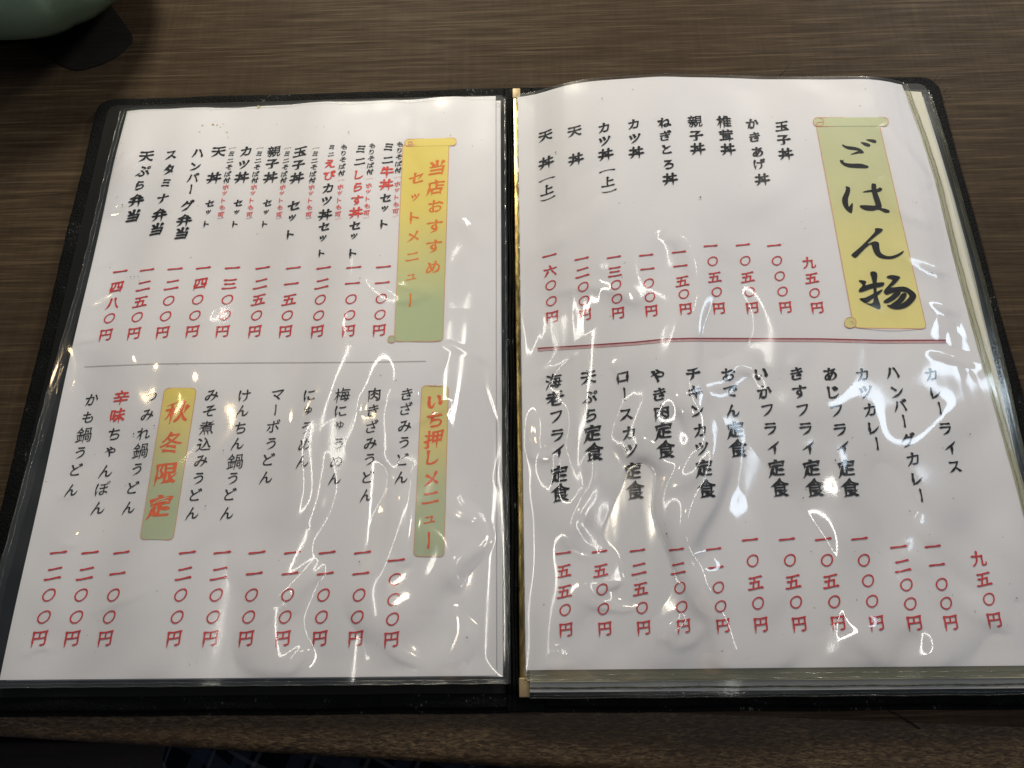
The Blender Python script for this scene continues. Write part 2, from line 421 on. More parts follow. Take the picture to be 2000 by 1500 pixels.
box('seat_rail', (-95, -3.0, -32.5), (-24, -1.9, -29.5), tb.m, bench, .35)
for (x, y) in ((-90, -5), (-28, -5), (-90, -23), (-28, -23)): box('leg', (x - 2, y - 2, -72), (x + 2, y + 2, -33.05), tb.m, bench, .3)

tp = NT('navy_plaid_cloth')
co = tp.coord((1, 1, 1), (0, 0, math.radians(24)))
sep = tp.n('ShaderNodeSeparateXYZ'); tp.l(co, sep.inputs[0])
def stripes(axis, freq, lo, hi, ph=0.0):
    a = tp.math('ADD', tp.math('MULTIPLY', sep.outputs[axis], freq), ph); fr_ = tp.math('FRACT', a)
    return tp.math('MULTIPLY', tp.math('GREATER_THAN', fr_, lo), tp.math('LESS_THAN', fr_, hi))
sx_ = stripes(0, 38, .1, .42); sy_ = stripes(1, 38, .2, .5); tx = stripes(0, 38, .62, .70, .1); ty = stripes(1, 38, .7, .78)
c = tp.mixc(tp.math('MULTIPLY', sx_, .5), (.005, .007, .014), (.055, .075, .12)); c = tp.mixc(tp.math('MULTIPLY', sy_, .5), c, (.06, .078, .12))
c = tp.mixc(tp.math('MULTIPLY', tp.math('ADD', tx, ty), .45), c, (.16, .17, .19))
wv = tp.noise(tp.coord((1800, 1800, 900)), 1, 2); tp.set(c, .9, spec=.1); tp.bump(wv, .5, .0003)
guest = tag(empty('person', (4, -14, -30)), 'seated person in a navy plaid shirt, only the lap seen below the table edge', 'person')
# shirt front: one continuous soft surface curving from belly to lap, with folds
nu, nv = 110, 60
U, Vv = np.meshgrid(np.linspace(0, 1, nu), np.linspace(0, 1, nv))
left = at(236, 1470, -13)[0]
Xs = left + U * 54; ang = (U - .5) * 2
Ys = 4 - Vv * 26 + 0 * U
Zs = -16 + 4.6 * np.sqrt(np.clip(1 - ang ** 2, 0, 1)) + .9 * np.sin(Vv * 5 + U * 7) + .5 * np.sin(U * 34 + 3 * Vv + 2 * np.sin(Vv * 6)) + .28 * np.sin(U * 71 - 8 * Vv)
Zs -= 6 * np.clip(Vv - .75, 0, 1) ** 2
Zs -= 10 * np.clip(.05 - U, 0, 1) * 10
o = grid_obj('shirt', Xs, Ys, Zs, tp.m); parent_keep(o, guest)
mod = o.modifiers.new('thick', 'SOLIDIFY'); mod.thickness = .004
def rings(rows, seg=40):
    V = []; F = []
    for (cx, cy, z, rx, ry) in rows:
        for k in range(seg):
            a = 2 * math.pi * k / seg; V.append((cx + rx * math.cos(a), cy + ry * math.sin(a) * (1.0 if math.sin(a) > 0 else .92), z))
    for i in range(len(rows) - 1):
        for k in range(seg): F.append((i * seg + k, i * seg + (k + 1) % seg, (i + 1) * seg + (k + 1) % seg, (i + 1) * seg + k))
    return V, F
V, F = rings([(3, -26, -30, 19, 12), (3, -26, -20, 19.5, 12.5), (3, -25.5, -8, 18, 12), (3, -25, 4, 18.5, 11.5), (3, -24.5, 14, 20.5, 11.5), (3, -24, 21, 21.5, 10.5), (3, -23.5, 26, 19, 9.5), (3, -22.5, 29, 12, 8), (3, -22, 31, 7.4, 7)])
for sgn in (-1, 1):                                      # sleeves: shoulder, elbow, wrist under the table edge
    P4 = smooth_pts = [Vector((3 + sgn * 18, -24, 21)), Vector((3 + sgn * 22, -25, 12)), Vector((3 + sgn * 24, -26, 0)), Vector((3 + sgn * 23, -21, -8)), Vector((3 + sgn * 18, -12, -10))]
    R4 = [6.4, 5.8, 5.0, 4.6, 3.8]; b0 = len(V); sg = 18
    for i, p in enumerate(P4):
        d = (P4[min(i + 1, 4)] - P4[max(i - 1, 0)]).normalized(); u = d.cross(Vector((0, 1, .3))).normalized(); v_ = u.cross(d)
        for k in range(sg):
            a = 2 * math.pi * k / sg; V.append(tuple(p + u * (R4[i] * math.cos(a)) + v_ * (R4[i] * math.sin(a))))
    for i in range(4):
        for k in range(sg): F.append((b0 + i * sg + k, b0 + i * sg + (k + 1) % sg, b0 + (i + 1) * sg + (k + 1) % sg, b0 + (i + 1) * sg + k))
o = mesh_obj('shirt', V, F, tp.m, smooth=True); parent_keep(o, guest); o.modifiers.new('round', 'SUBSURF').levels = 1
skin = NT('skin'); skin.set(skin.ramp(skin.noise(skin.coord((60, 60, 60)), 1, 3), [(.3, (.42, .26, .18)), (.7, (.52, .33, .24))]), .55)
V, F = rings([(3, -21, 27, 6.2, 6), (3, -20, 32, 5.8, 5.8), (3, -17.5, 36, 6.0, 6.4), (3, -14.5, 38.5, 6.6, 7.8), (3, -13.5, 42, 7.3, 9.2), (3, -13.8, 47, 7.8, 9.8), (3, -14.6, 52, 7.7, 9.7), (3, -15.6, 57, 6.6, 8.4), (3, -16.2, 60, 3.8, 5.2), (3, -16.3, 61, .3, .4)])
o = mesh_obj('body', V, F, skin.m, smooth=True); parent_keep(o, guest); o.modifiers.new('round', 'SUBSURF').levels = 1
V, F = rings([(3, -19.5, 40, 7.4, 5), (3, -18.6, 46, 8.3, 7.4), (3, -17.0, 52, 8.3, 9.6), (3, -16.6, 58, 7.2, 9.3), (3, -16.8, 61.5, 4.2, 5.6), (3, -16.8, 62.6, .3, .4)])
o = mesh_obj('hair', V, F, mat_plain('dark_hair', (.012, .009, .008), .5), smooth=True); parent_keep(o, guest); o.modifiers.new('round', 'SUBSURF').levels = 1
lapm = mat_plain('dark_trousers', (.012, .013, .02), .85)
Zl = Zs - 3.0 - .8 * U
o = grid_obj('trousers', Xs * .99, Ys - 1, Zl, lapm); parent_keep(o, guest)

# ------------------------------------------------------------------ green bowl and the flat black shape at the far left corner
tg = NT('sage_green_glaze')
gn = tg.noise(tg.coord((30, 30, 60)), 1, 4); gs = tg.noise(tg.coord((900, 900, 900)), 1, 1)
c = tg.ramp(gn, [(.3, (.22, .31, .20)), (.7, (.265, .36, .245))]); c = tg.mixc(tg.ramp(gs, [(.74, (0, 0, 0)), (.78, (.5, .5, .5))]), c, (.55, .66, .56))
tg.set(c, .42, spec=.35)
bowl = tag(empty('bowl', (-27.5, 40.5, ZT)), 'sage green glazed pottery bowl cut off by the far left corner', 'bowl')
def lathe(name, pts, cx, cy, mat, parent, seg=96, lob=0.0, nl=4, ph=0.0):
    V = []; F = []
    for (r, z) in pts:
        for k in range(seg):
            a = 2 * math.pi * k / seg; rr = r * (1 + lob * math.cos(nl * a + ph) * min(1, r / 3)) * (1 - .028 * math.exp(-((a - math.radians(301)) / .09) ** 2))
            V.append((cx + rr * math.cos(a), cy + rr * math.sin(a), z))
    for i in range(len(pts) - 1):
        for k in range(seg): F.append((i * seg + k, i * seg + (k + 1) % seg, (i + 1) * seg + (k + 1) % seg, (i + 1) * seg + k))
    o = mesh_obj(name, V, F, mat, smooth=True); parent_keep(o, parent); return o
bcx, bcy = -27.5, 40.5
bp = [(0.01, .0), (3.0, .0), (3.2, -.26), (3.9, -.26), (4.1, .1), (5.6, .8), (6.8, 1.9), (7.25, 2.8), (7.3, 3.3), (7.25, 3.9), (7.0, 4.6), (6.9, 4.7), (6.75, 4.6), (6.9, 3.6), (6.6, 2.6), (5.4, 1.6), (3.5, 1.0), (.01, .8)]
lathe('bowl_body', bp, bcx, bcy, tg.m, bowl, lob=.006, nl=5, ph=.4)
# flat black shape: rounded outline measured on the table, real thickness
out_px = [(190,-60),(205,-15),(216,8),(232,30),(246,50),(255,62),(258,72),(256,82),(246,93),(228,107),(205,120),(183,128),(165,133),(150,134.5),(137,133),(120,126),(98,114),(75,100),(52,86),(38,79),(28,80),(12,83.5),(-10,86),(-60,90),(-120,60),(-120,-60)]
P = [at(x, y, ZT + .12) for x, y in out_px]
def prism(name, pts, z0, z1, mat, parent=None, bev=.05):
    bm = bmesh.new(); vs = [bm.verts.new(Vector((p[0], p[1], z0)) * S) for p in pts]
    f = bm.faces.new(vs); f.normal_update()
    if f.normal.z < 0: f.normal_flip()
    r = bmesh.ops.extrude_face_region(bm, geom=[f]); top = [g for g in r['geom'] if isinstance(g, bmesh.types.BMVert)]
    for q in top: q.co.z = z1 * S
    bmesh.ops.recalc_face_normals(bm, faces=bm.faces[:])
    if bev:
        e = [e for e in bm.edges if all(abs(q.co.z - z1 * S) < 1e-7 for q in e.verts)]
        bmesh.ops.bevel(bm, geom=e, offset=bev * S, segments=3, profile=.6, affect='EDGES')
    me = bpy.data.meshes.new(name); bm.to_mesh(me); bm.free(); o = bpy.data.objects.new(name, me); C.objects.link(o); me.materials.append(mat)
    if parent: parent_keep(o, parent)
    return o
tm = NT('rough_black'); tm.set(tm.ramp(tm.noise(tm.coord((60, 900, 100)), 1, 3), [(.3, (.008, .007, .006)), (.7, (.016, .0135, .011))]), .85, spec=.12)
o = prism('mat', P, ZT + .003, ZT + .05, tm.m, None, .015); tag(o, 'flat black rounded shape reaching out from under the green bowl', 'mat')

# ------------------------------------------------------------------ the menu
menu = tag(empty('menu_book', (0, 15, ZT)), 'open black menu folder with two vinyl sleeved pages of Japanese dishes and prices', 'menu')

def rrect(x0, y0, x1, y1, r, n=8, corners=(1, 1, 1, 1)):
    out = []
    for (cx, cy, a0, k) in ((x1 - r, y1 - r, 0, 0), (x0 + r, y1 - r, 90, 1), (x0 + r, y0 + r, 180, 2), (x1 - r, y0 + r, 270, 3)):
        if corners[k]:
            for i in range(n + 1):
                a = math.radians(a0 + 90 * i / n); out.append((cx + r * math.cos(a), cy + r * math.sin(a)))
        else: out.append({0: (x1, y1), 1: (x0, y1), 2: (x0, y0), 3: (x1, y0)}[k])
    return out
# two cover boards with padded rounded edges and an inner lining
def wobble(pts, amp=.035):
    res = []
    n = len(pts)
    for i, (x, y) in enumerate(pts):
        x2, y2 = pts[(i + 1) % n]; L = math.hypot(x2 - x, y2 - y); k = max(1, int(L / .35))
        for j in range(k):
            t = j / k; a = x + (x2 - x) * t; b = y + (y2 - y) * t
            res.append((a + amp * (math.sin(a * 1.3 + b * .7) * .6 + random.uniform(-.35, .35)), b + amp * (math.sin(a * .9 - b * 1.1) * .6 + random.uniform(-.35, .35))))
    return res
for (x0, x1, cn) in ((-23.05, -.42, (0, 1, 1, 0)), (1.02, 23.0, (1, 0, 0, 1))):
    pts = wobble(rrect(x0, 0, x1, 31.3, 1.0, 8, cn))
    prism('cover_board', pts, ZT + .02, -.02, M_COVER, menu, .2)
    # raised padded rim on the inner face
    inner = rrect(x0 + (.75 if x0 < 0 else .1), .55, x1 - (.1 if x0 < 0 else .75), 30.7, .5, 6, cn)
    prism('cover_lining', wobble(inner, .015), -.02, .045, mat_plain('black_lining_%s' % ('a' if x0 < 0 else 'b'), (.004, .0045, .005), .6, .2), menu, .05)
# seam line near the cover's lower and upper edge
def tube(name, pts, r, mat, parent=None, seg=6, wob=0.0):
    V = []; F = []; n = len(pts); pts = [Vector(p) for p in pts]
    for i, p in enumerate(pts):
        d = (pts[min(i + 1, n - 1)] - pts[max(i - 1, 0)]).normalized(); s = d.cross(Vector((0, 0, 1))).normalized(); u = s.cross(d).normalized()
        ri = r * (1 + wob * math.sin(i * 1.7 + 2 * math.sin(i * .37)))
        for k in range(seg):
            a = 2 * math.pi * k / seg; q = p + s * (ri * math.cos(a)) + u * (ri * math.sin(a)); V.append(tuple(q))
    for i in range(n - 1):
        for k in range(seg): F.append((i * seg + k, i * seg + (k + 1) % seg, (i + 1) * seg + (k + 1) % seg, (i + 1) * seg + k))
    F.append(tuple(range(seg))[::-1]); F.append(tuple((n - 1) * seg + k for k in range(seg)))
    o = mesh_obj(name, V, F, mat, smooth=True)
    if parent: parent_keep(o, parent)
    return o
# thin lower skin of the cover that shows as a lip all round
for (x0, x1, cn) in ((-23.17, -.40, (0, 1, 1, 0)), (1.0, 23.12, (1, 0, 0, 1))):
    prism('cover_skin', wobble(rrect(x0, -.17, x1, 31.40, 1.05, 8, cn), .02), ZT + .004, ZT + .10, M_COVER, menu, .03)
# spine
prism('spine', wobble(rrect(-.44, -.14, 1.04, 31.3, .1, 3), .02), ZT + .006, -.06, M_COVER, menu, .1)
tbz = NT('brass'); tbz.set(tbz.ramp(tbz.noise(tbz.coord((300, 120, 300)), 1, 4), [(.3, (.16, .11, .035)), (.7, (.62, .46, .16))]), tbz.ramp(tbz.noise(tbz.coord((200, 60, 100)), 1, 3), [(.3, (.16,) * 3), (.7, (.34,) * 3)]), 1.0)
tbz.bump(tbz.noise(tbz.coord((500, 90, 500)), 1, 3), .25, .0005)
rod = box('binding_rod', (.04, .62, -.05), (.40, 30.62, .34), tbz.m, menu, .06)
cap = mat_plain('worn_brass_end', (.36, .27, .15), .5, .4, .35)
box('rod_end', (.02, .42, -.06), (.44, 1.15, .37), cap, menu, .04); box('rod_end', (.02, 30.15, -.06), (.44, 30.82, .37), cap, menu, .04)
# black spine folds between left sleeve and the rod
for i, (x, h) in enumerate(((-.36, .34), (-.20, .40), (-.06, .30))):
    tube('hinge_fold', [(x + .03 * math.sin(t * .5 + i), .55 + t * .5, h - .12) for t in range(60)], .065, M_COVER, menu, 8, .08)
tube('hinge_fold', [(.55 + .02 * math.sin(t * .6), .5 + t * .5, .12) for t in range(61)], .08, M_COVER, menu, 8, .08)

# ---- lower sleeves under the right page (their papers and margins show along the right and lower edges)
def sheet(name, x0, x1f, y0, y1, zf, mat, parent, nx=60, ny=80):
    u = np.linspace(0, 1, nx)[None, :]; yy = np.linspace(y0, y1, ny)[:, None] + 0 * u
    x1 = np.vectorize(x1f)(yy); X = x0 + (x1 - x0) * u; Z = zf(X, yy)
    o = grid_obj(name, X, yy, Z, mat)
    if parent: parent_keep(o, parent)
    return o
_ye = [199, 375, 550, 750, 890, 1000, 1150, 1335]; _xe = [1813, 1866, 1912, 1960, 1992, 2020, 2058, 2104]
_le = [at(x, y, .35) for x, y in zip(_xe, _ye)][::-1]; _ly = [p[1] for p in _le]; _lx = [p[0] for p in _le]
for k, (dx, y0, y1, fr, lift, m) in enumerate(((0, .70, 29.25, .10, .08, M_PAPER2), (-.15, .61, 29.55, .34, .14, M_PAPER), (-.31, .98, 29.75, .60, .16, M_PAPER2))):
    xe = lambda y, dx=dx: float(np.interp(y, _ly, _lx)) + dx + .02 * math.sin(y * .35 + dx * 9)
    zf = lambda X, Y, fr=fr, lift=lift: lift + fr * (z_right(X, Y) - .10) + .012 * np.sin(Y * (.9 + fr) + 3 * fr)
    pg = sheet('paper_sheet', .45, xe, y0, y1, zf, m, menu)
    mz = lambda X, Y, zf=zf: zf(X, Y) + .035
    xs_ = lambda y, xe=xe, dx=dx: xe(y) + .40 + .03 * math.sin(y * .5 + dx * 5)
    sheet('plastic_sleeve', .42, xs_, y0 - .22, y1 + .12, mz, M_MARGIN2, menu)
    tube('weld_seam', [(xs_(y), y, float(mz(xs_(y), y)) - .01) for y in np.linspace(y0 - .22, y1 + .12, 120)], .034, M_SEAM, menu, 6, .15)
    tube('weld_seam', [(x, y0 - .22 + .01 * math.sin(x * 2), float(mz(x, y0 - .22)) - .01) for x in np.linspace(.45, xs_(y0), 120)], .034, M_SEAM, menu, 6, .15)

# ---- top right paper and left paper
def paper_right_edge(y): return float(np.interp(y, [0, 9, 12, 16, 20, 24, 26.8, 29.3, 30], [21.28, 21.24, 21.14, 21.03, 20.97, 21.0, 20.82, 20.55, 20.45]))
pageR = sheet('menu_page', .30, paper_right_edge, 1.43, 29.89, z_right, M_PAPER, menu, 140, 180)
pageR['label'] = 'right page of rice dishes with the large black heading on a scroll banner'
def left_edge_sheet(name, xl, x1, y0, y1, zf, mat, nx=140, ny=180):
    u = np.linspace(0, 1, nx)[None, :]; yy = np.linspace(y0, y1, ny)[:, None] + 0 * u
    X = np.vectorize(xl)(yy); X = X + (x1 - X) * u
    y_top = .0
    # top edge dips slightly to the left
    Yt = yy + (yy - y0) / (y1 - y0) * (-.012 * (np.clip(-X, 0, 21)))
    o = grid_obj(name, X, Yt, zf(X, Yt), mat); parent_keep(o, menu); return o
under = left_edge_sheet('paper_sheet', lambda y: -20.75, -.62, 1.2, 30.02, lambda X, Y: z_left(X, Y) - .12, M_PAPER)
pageL = left_edge_sheet('menu_page', lambda y: -20.95 - .10 * math.sin(y * .11), -.88, 1.24, 30.22, z_left, M_PAPER)
pageL['label'] = 'left page of set meals and udon with yellow to green banners'

# ---- the wrinkled clear film
def wave_field(seed, n, lmin, lmax, aniso=1.0):
    r = np.random.default_rng(seed); ks = []
    for i in range(n):
        lam = lmin * (lmax / lmin) ** r.random(); a = r.normal(0, .9) * aniso          # mostly across x -> creases run along y
        ks.append((2 * math.pi / lam * math.cos(a), 2 * math.pi / lam * math.sin(a), r.random() * 6.28, lam))
    def f(x, y):
        z = 0
        for kx, ky, ph, lam in ks: z = z + np.cos(kx * x + ky * y + ph) * lam * .5
        return z / math.sqrt(n)
    return f
WA = wave_field(3, 14, 2.6, 6.5, .38); WB = wave_field(8, 14, 2.4, 5.0, 1.0); WC = wave_field(21, 8, 5, 11)
def seg_dist(X, Y, pts):
    best = np.full(X.shape, 1e9); par = np.zeros(X.shape); n = len(pts) - 1
    for i, (a, b) in enumerate(zip(pts[:-1], pts[1:])):
        ax, ay = a; bx, by = b; dx, dy = bx - ax, by - ay; L2 = dx * dx + dy * dy + 1e-9
        t = np.clip(((X - ax) * dx + (Y - ay) * dy) / L2, 0, 1); d = np.hypot(X - ax - t * dx, Y - ay - t * dy)
        m = d < best; best = np.where(m, d, best); par = np.where(m, (i + t) / n, par)
    return best, par
def smooth_line(p, n=6):
    p = [np.array(q, float) for q in p]; p = [2 * p[0] - p[1]] + p + [2 * p[-1] - p[-2]]; out = []
    for i in range(1, len(p) - 2):
        for j in range(n):
            t = j / n; a, b, c, d = p[i - 1:i + 3]
            out.append(tuple(.5 * ((2 * b) + (c - a) * t + (2 * a - 5 * b + 4 * c - d) * t * t + (3 * b - a - 3 * c + d) * t ** 3)))
    out.append(tuple(p[-2])); return out
# creases seen in the film, as photo positions: (points, height cm, half width cm)
CR_R = [
 ([(1300,445),(1345,475),(1365,540),(1366,600),(1352,660),(1346,720),(1355,770),(1380,815),(1395,870),(1385,940),(1342,1010),(1332,1080),(1368,1130),(1400,1180),(1420,1240),(1432,1305)], .185, .42),
 ([(1330,750),(1350,810),(1365,870),(1300,945),(1285,1000),(1310,1080)], .05, .22),
 ([(1160,880),(1155,950),(1118,1020),(1140,1060),(1170,1080)], .05, .20),
 ([(1260,850),(1230,905),(1215,960),(1225,1030),(1245,1100)], .045, .25),
 ([(1020,870),(1090,885),(1092,970)], .05, .18),
 ([(1720,245),(1760,290),(1800,340),(1815,355)], .06, .30),
 ([(1715,350),(1760,400),(1815,430)], .06, .30),
 ([(1740,470),(1800,510),(1870,535)], .055, .28),
 ([(1790,570),(1830,590),(1880,605)], .05, .25),
 ([(1800,680),(1860,695),(1915,712)], .04, .22),
 ([(1030,500),(1080,465),(1110,450)], .035, .3), ([(1080,560),(1150,550),(1210,558),(1250,585)], .04, .22),
 ([(1040,745),(1090,710),(1130,690),(1190,690)], .045, .2), ([(1060,770),(1140,735),(1220,700)], .03, .2),
 ([(1640,1215),(1700,1235),(1727,1270),(1725,1310)], .06, .30), ([(1765,1190),(1810,1220),(1828,1260),(1825,1310)], .06, .30),
 ([(1765,1070),(1815,1110),(1880,1170),(1940,1200),(1975,1240),(1972,1290)], .06, .34), ([(1560,1090),(1590,1130),(1605,1165)], .05, .3),
 ([(1785,1005),(1820,1060)], .03, .22), ([(1420,730),(1440,710),(1480,730),(1505,760)], .04, .22),
 ([(1345,1050),(1360,1090),(1400,1130)], .04, .2), ([(1310,1245),(1350,1235),(1375,1205)], .045, .2), ([(1290,1240),(1330,1200)], .04, .15),
 ([(1138,1135),(1180,1175),(1250,1186),(1290,1180)], .04, .16), ([(1140,1135),(1210,1134),(1260,1135)], .03, .15),
 ([(1405,750),(1490,790),(1470,940),(1465,960)], .02, .35), ([(1085,1265),(1100,1290)], .03, .15),
]
CR_L = [
 ([(720,535),(745,560),(790,580),(845,570)], .045, .20), ([(775,545),(815,560),(845,568)], .035, .16),
 ([(900,410),(930,440),(955,480)], .03, .25), ([(870,670),(920,690),(965,708)], .035, .2), ([(900,645),(940,680),(968,700)], .03, .2),
 ([(785,830),(830,808),(885,785)], .05, .18), ([(712,810),(725,778),(760,765),(820,772)], .035, .2),
 ([(915,935),(888,970),(900,995),(935,1010),(945,1050),(900,1080),(888,1110),(900,1160)], .05, .20),
 ([(605,770),(595,820),(583,880),(590,960),(570,1010),(530,1060)], .04, .28), ([(635,880),(625,970),(600,1030)], .035, .25),
 ([(745,880),(775,950),(782,1010),(765,1080),(750,1130)], .05, .25), ([(795,910),(805,980),(800,1050),(790,1085)], .055, .22),
 ([(695,1040),(690,1080),(660,1110),(620,1130)], .04, .2), ([(660,1070),(625,1110),(580,1150),(575,1190)], .04, .2),
 ([(820,930),(830,1010),(870,1060),(850,1130),(835,1190)], .05, .35), ([(905,1125),(900,1180),(890,1240),(875,1290)], .05, .3),
 ([(940,1190),(920,1240),(905,1290)], .04, .3), ([(755,1240),(790,1275),(830,1298)], .04, .18), ([(600,1260),(580,1280),(560,1300)], .04, .15),
 ([(170,526),(220,505),(270,460)], .035, .13), ([(175,595),(210,580),(232,565)], .035, .13), ([(143,668),(170,655),(200,647)], .035, .13),
 ([(205,420),(235,400),(262,375)], .04, .2), ([(120,962),(160,955)], .025, .12), ([(125,1053),(160,1048)], .025, .12),
 ([(50,1275),(75,1258),(108,1256)], .03, .12), ([(180,1190),(230,1165),(295,1140)], .02, .15), ([(500,1210),(560,1150),(620,1090)], .025, .12),
 ([(230,335),(250,310),(262,300)], .05, .25), ([(400,630),(420,600)], .02, .2),
 ([(690,190),(685,260),(670,330),(675,420)], .02, .4), ([(820,190),(815,270),(835,330)], .025, .35),
]
def film_height(X, Y, zf, creases, amp):
    wx = X + .55 * np.sin(Y * .62 + X * .15) + .22 * np.sin(Y * 1.5 - X * .4); wy = Y + .5 * np.sin(X * .6)
    h = amp * (.022 * WA(wx, wy) + .007 * WB(wx + .3 * WC(X, Y), wy)) + .010 * WC(X, Y) * (1 - .8 * np.clip((Y - 23) / 4, 0, 1))
    for pts, hh, ww in creases:
        P = smooth_line([tuple(on(a, b, zf)[:2]) for a, b in pts], 5)
        ax = [q[0] for q in P]; ay = [q[1] for q in P]; m = ww * 4
        sel = (X > min(ax) - m) & (X < max(ax) + m) & (Y > min(ay) - m) & (Y < max(ay) + m)
        if sel.any():
            d, q = seg_dist(X[sel], Y[sel], P); w_ = ww * 1.45; h[sel] += hh * 1.25 * (.12 + .88 * np.sin(np.pi * np.clip(q, 0, 1)) ** .5) * (1 - np.exp(-.5 * (1 + q * 0))) * 2.2 * np.exp(-(d / w_) ** 2)
    return h
def film(name, xl, xr, y0, y1, zf, creases, ampf, mat, step=.075):
    ny = int((y1 - y0) / step); nx = int(22 / step)
    u = np.linspace(0, 1, nx)[None, :]; yy = np.linspace(y0, y1, ny)[:, None] + 0 * u
    XL = np.interp(yy, *xl); XR = np.interp(yy, *xr); X = XL + (XR - XL) * u
    H = film_height(X, yy, zf, creases, ampf(X, yy))
    ed = np.minimum.reduce([(X - XL), (XR - X), (yy - y0), (y1 - yy)]); fall = np.clip(ed / 1.1, 0, 1)
    fall = fall * fall * (3 - 2 * fall)
    Z = zf(X, yy) + .075 + np.maximum(H, -.05) * fall
    o = grid_obj(name, X, yy, Z, mat); parent_keep(o, menu); return o
def amp_right(X, Y):
    low = np.clip((20 - Y) / 8, 0, 1); edge = np.clip((X - 16) / 4, 0, 1)
    mid = np.exp(-((X - 6) / 7) ** 2); return (.75 + low * (.45 + 1.0 * mid) - .25 * edge) * (1 - .65 * np.clip((Y - 23) / 4, 0, 1))
def amp_left(X, Y):
    low = np.clip((18 - Y) / 8, 0, 1); near = np.clip((X + 13) / 10, 0, 1)
    return (.60 + .25 * near + low * (.25 + 1.1 * near)) * (1 - .65 * np.clip((Y - 23) / 4, 0, 1))
fR = film('plastic_sleeve', ([0, 31], [.22, .22]), ([0, 9, 12, 16, 20, 24, 26.8, 29.3, 30], [21.56, 21.52, 21.42, 21.31, 21.25, 21.28, 21.10, 20.83, 20.73]), 1.05, 30.0, z_right, CR_R, amp_right, M_FILM)
fR['label'] = 'wrinkled clear sleeve over the right page'
fL = film('plastic_sleeve', ([0, 5, 10, 19, 29.9, 31], [-21.75, -22.0, -21.85, -21.45, -21.28, -21.28]), ([0, 31], [-.42, -.32]), .95, 30.12, z_left, CR_L, amp_left, M_FILM)
fL['label'] = 'wrinkled clear sleeve over the left page'
# margins: the welded, slightly yellowed border strips outside the papers
def strip(name, a, b, zf, mat, n=160, m=5, lift=.05):
    """a, b: functions t -> (x, y) of the two long sides"""
    t = np.linspace(0, 1, n); A = np.array([a(q) for q in t]); B = np.array([b(q) for q in t]); s = np.linspace(0, 1, m)[:, None, None]
    Pp = A[None] * (1 - s) + B[None] * s; X, Y = Pp[..., 0], Pp[..., 1]
    Z = zf(X, Y) + lift + .02 * np.sin(Y * 2.1 + X * 3) * s[:, :, 0] + .012 * np.sin(s[:, :, 0] * 9)
    o = grid_obj(name, X, Y, Z, mat); parent_keep(o, menu); return o
lerp = lambda p, q, t: p + (q - p) * t
fe = lambda y: float(np.interp(y, [0, 9, 12, 16, 20, 24, 26.8, 29.3, 30], [21.56, 21.52, 21.42, 21.31, 21.25, 21.28, 21.10, 20.83, 20.73]))
strip('sleeve_margin', lambda t: (fe(lerp(1.05, 29.9, t)) + .01, lerp(1.05, 29.9, t)), lambda t: (paper_right_edge(lerp(1.05, 29.9, t)) + .03, lerp(1.05, 29.9, t)), z_right, M_MARGIN)
strip('sleeve_margin', lambda t: (lerp(.25, 21.8, t), 1.02), lambda t: (lerp(.25, 21.8, t), 1.42), z_right, M_MARGIN)
le = lambda y: float(np.interp(y, [0, 5, 10, 19, 29.9, 31], [-21.75, -22.0, -21.85, -21.45, -21.28, -21.28]))
strip('sleeve_margin', lambda t: (le(lerp(.95, 29.95, t)), lerp(.95, 29.95, t)), lambda t: (le(lerp(.95, 29.95, t)) + .45, lerp(.95, 29.95, t)), z_left, M_MARGIN2)
strip('sleeve_margin', lambda t: (lerp(-21.8, -.4, t), .93), lambda t: (lerp(-21.8, -.4, t), 1.2), z_left, M_MARGIN2)
strip('sleeve_margin', lambda t: (-.30, lerp(.93, 30, t)), lambda t: (-.60, lerp(.93, 30, t)), z_left, M_MARGIN2)
# beads of the weld
def bead(pts, r=.04): tube('weld_seam', pts, r * .6, M_BEAD, menu, 8, .12)
yy = np.linspace(.95, 30.0, 260)
jit = lambda v, a=.012: v + a * math.sin(v * 7.3) + a * math.sin(v * 3.1 + 1)
bead([(le(y) + .012 * math.sin(y * 5), y, float(z_left(le(y), y)) + .05 + .02 * math.sin(y * 4.3)) for y in yy])
bead([(le(y) + .20 + .01 * math.sin(y * 3), y, float(z_left(le(y), y)) + .06 + .02 * math.sin(y * 3.3)) for y in yy], .03)
bead([(-.40 + .01 * math.sin(y * 4), y, float(z_left(-.4, y)) + .06 + .02 * math.sin(y * 6.1)) for y in yy], .04)
bead([(fe(y), y, float(z_right(fe(y), y)) + .06 + .02 * math.sin(y * 4.1)) for y in yy])
bead([(fe(y) - .22, y, float(z_right(fe(y) - .22, y)) + .07 + .02 * math.sin(y * 5.1)) for y in yy], .03)
bead([(.27, y, float(z_right(.27, y)) + .06 + .025 * math.sin(y * 7.1)) for y in yy], .035)
xx = np.linspace(-21.8, -.4, 240)
bead([(x, .95 + .01 * math.sin(x * 4), float(z_left(x, .95)) + .04 + .02 * math.sin(x * 3.9)) for x in xx])
bead([(x, 1.08 + .01 * math.sin(x * 3), float(z_left(x, 1.08)) + .05 + .015 * math.sin(x * 5.9)) for x in xx], .022)
xx = np.linspace(.27, 21.8, 240)
bead([(x, 1.05 + .01 * math.sin(x * 4), float(z_right(x, 1.05)) + .04 + .02 * math.sin(x * 3.9)) for x in xx])
bead([(x, 1.24 + .01 * math.sin(x * 3), float(z_right(x, 1.24)) + .06 + .015 * math.sin(x * 6.9)) for x in xx], .025)
xx = np.linspace(-21.2, -.4, 200)
bead([(x, 30.10 + .05 * math.sin(x * 1.6) + .03 * math.sin(x * 3.7) + (-.006 * -x), float(z_left(x, 30.1)) + .05) for x in xx], .018)
xx = np.linspace(.27, 20.9, 200)
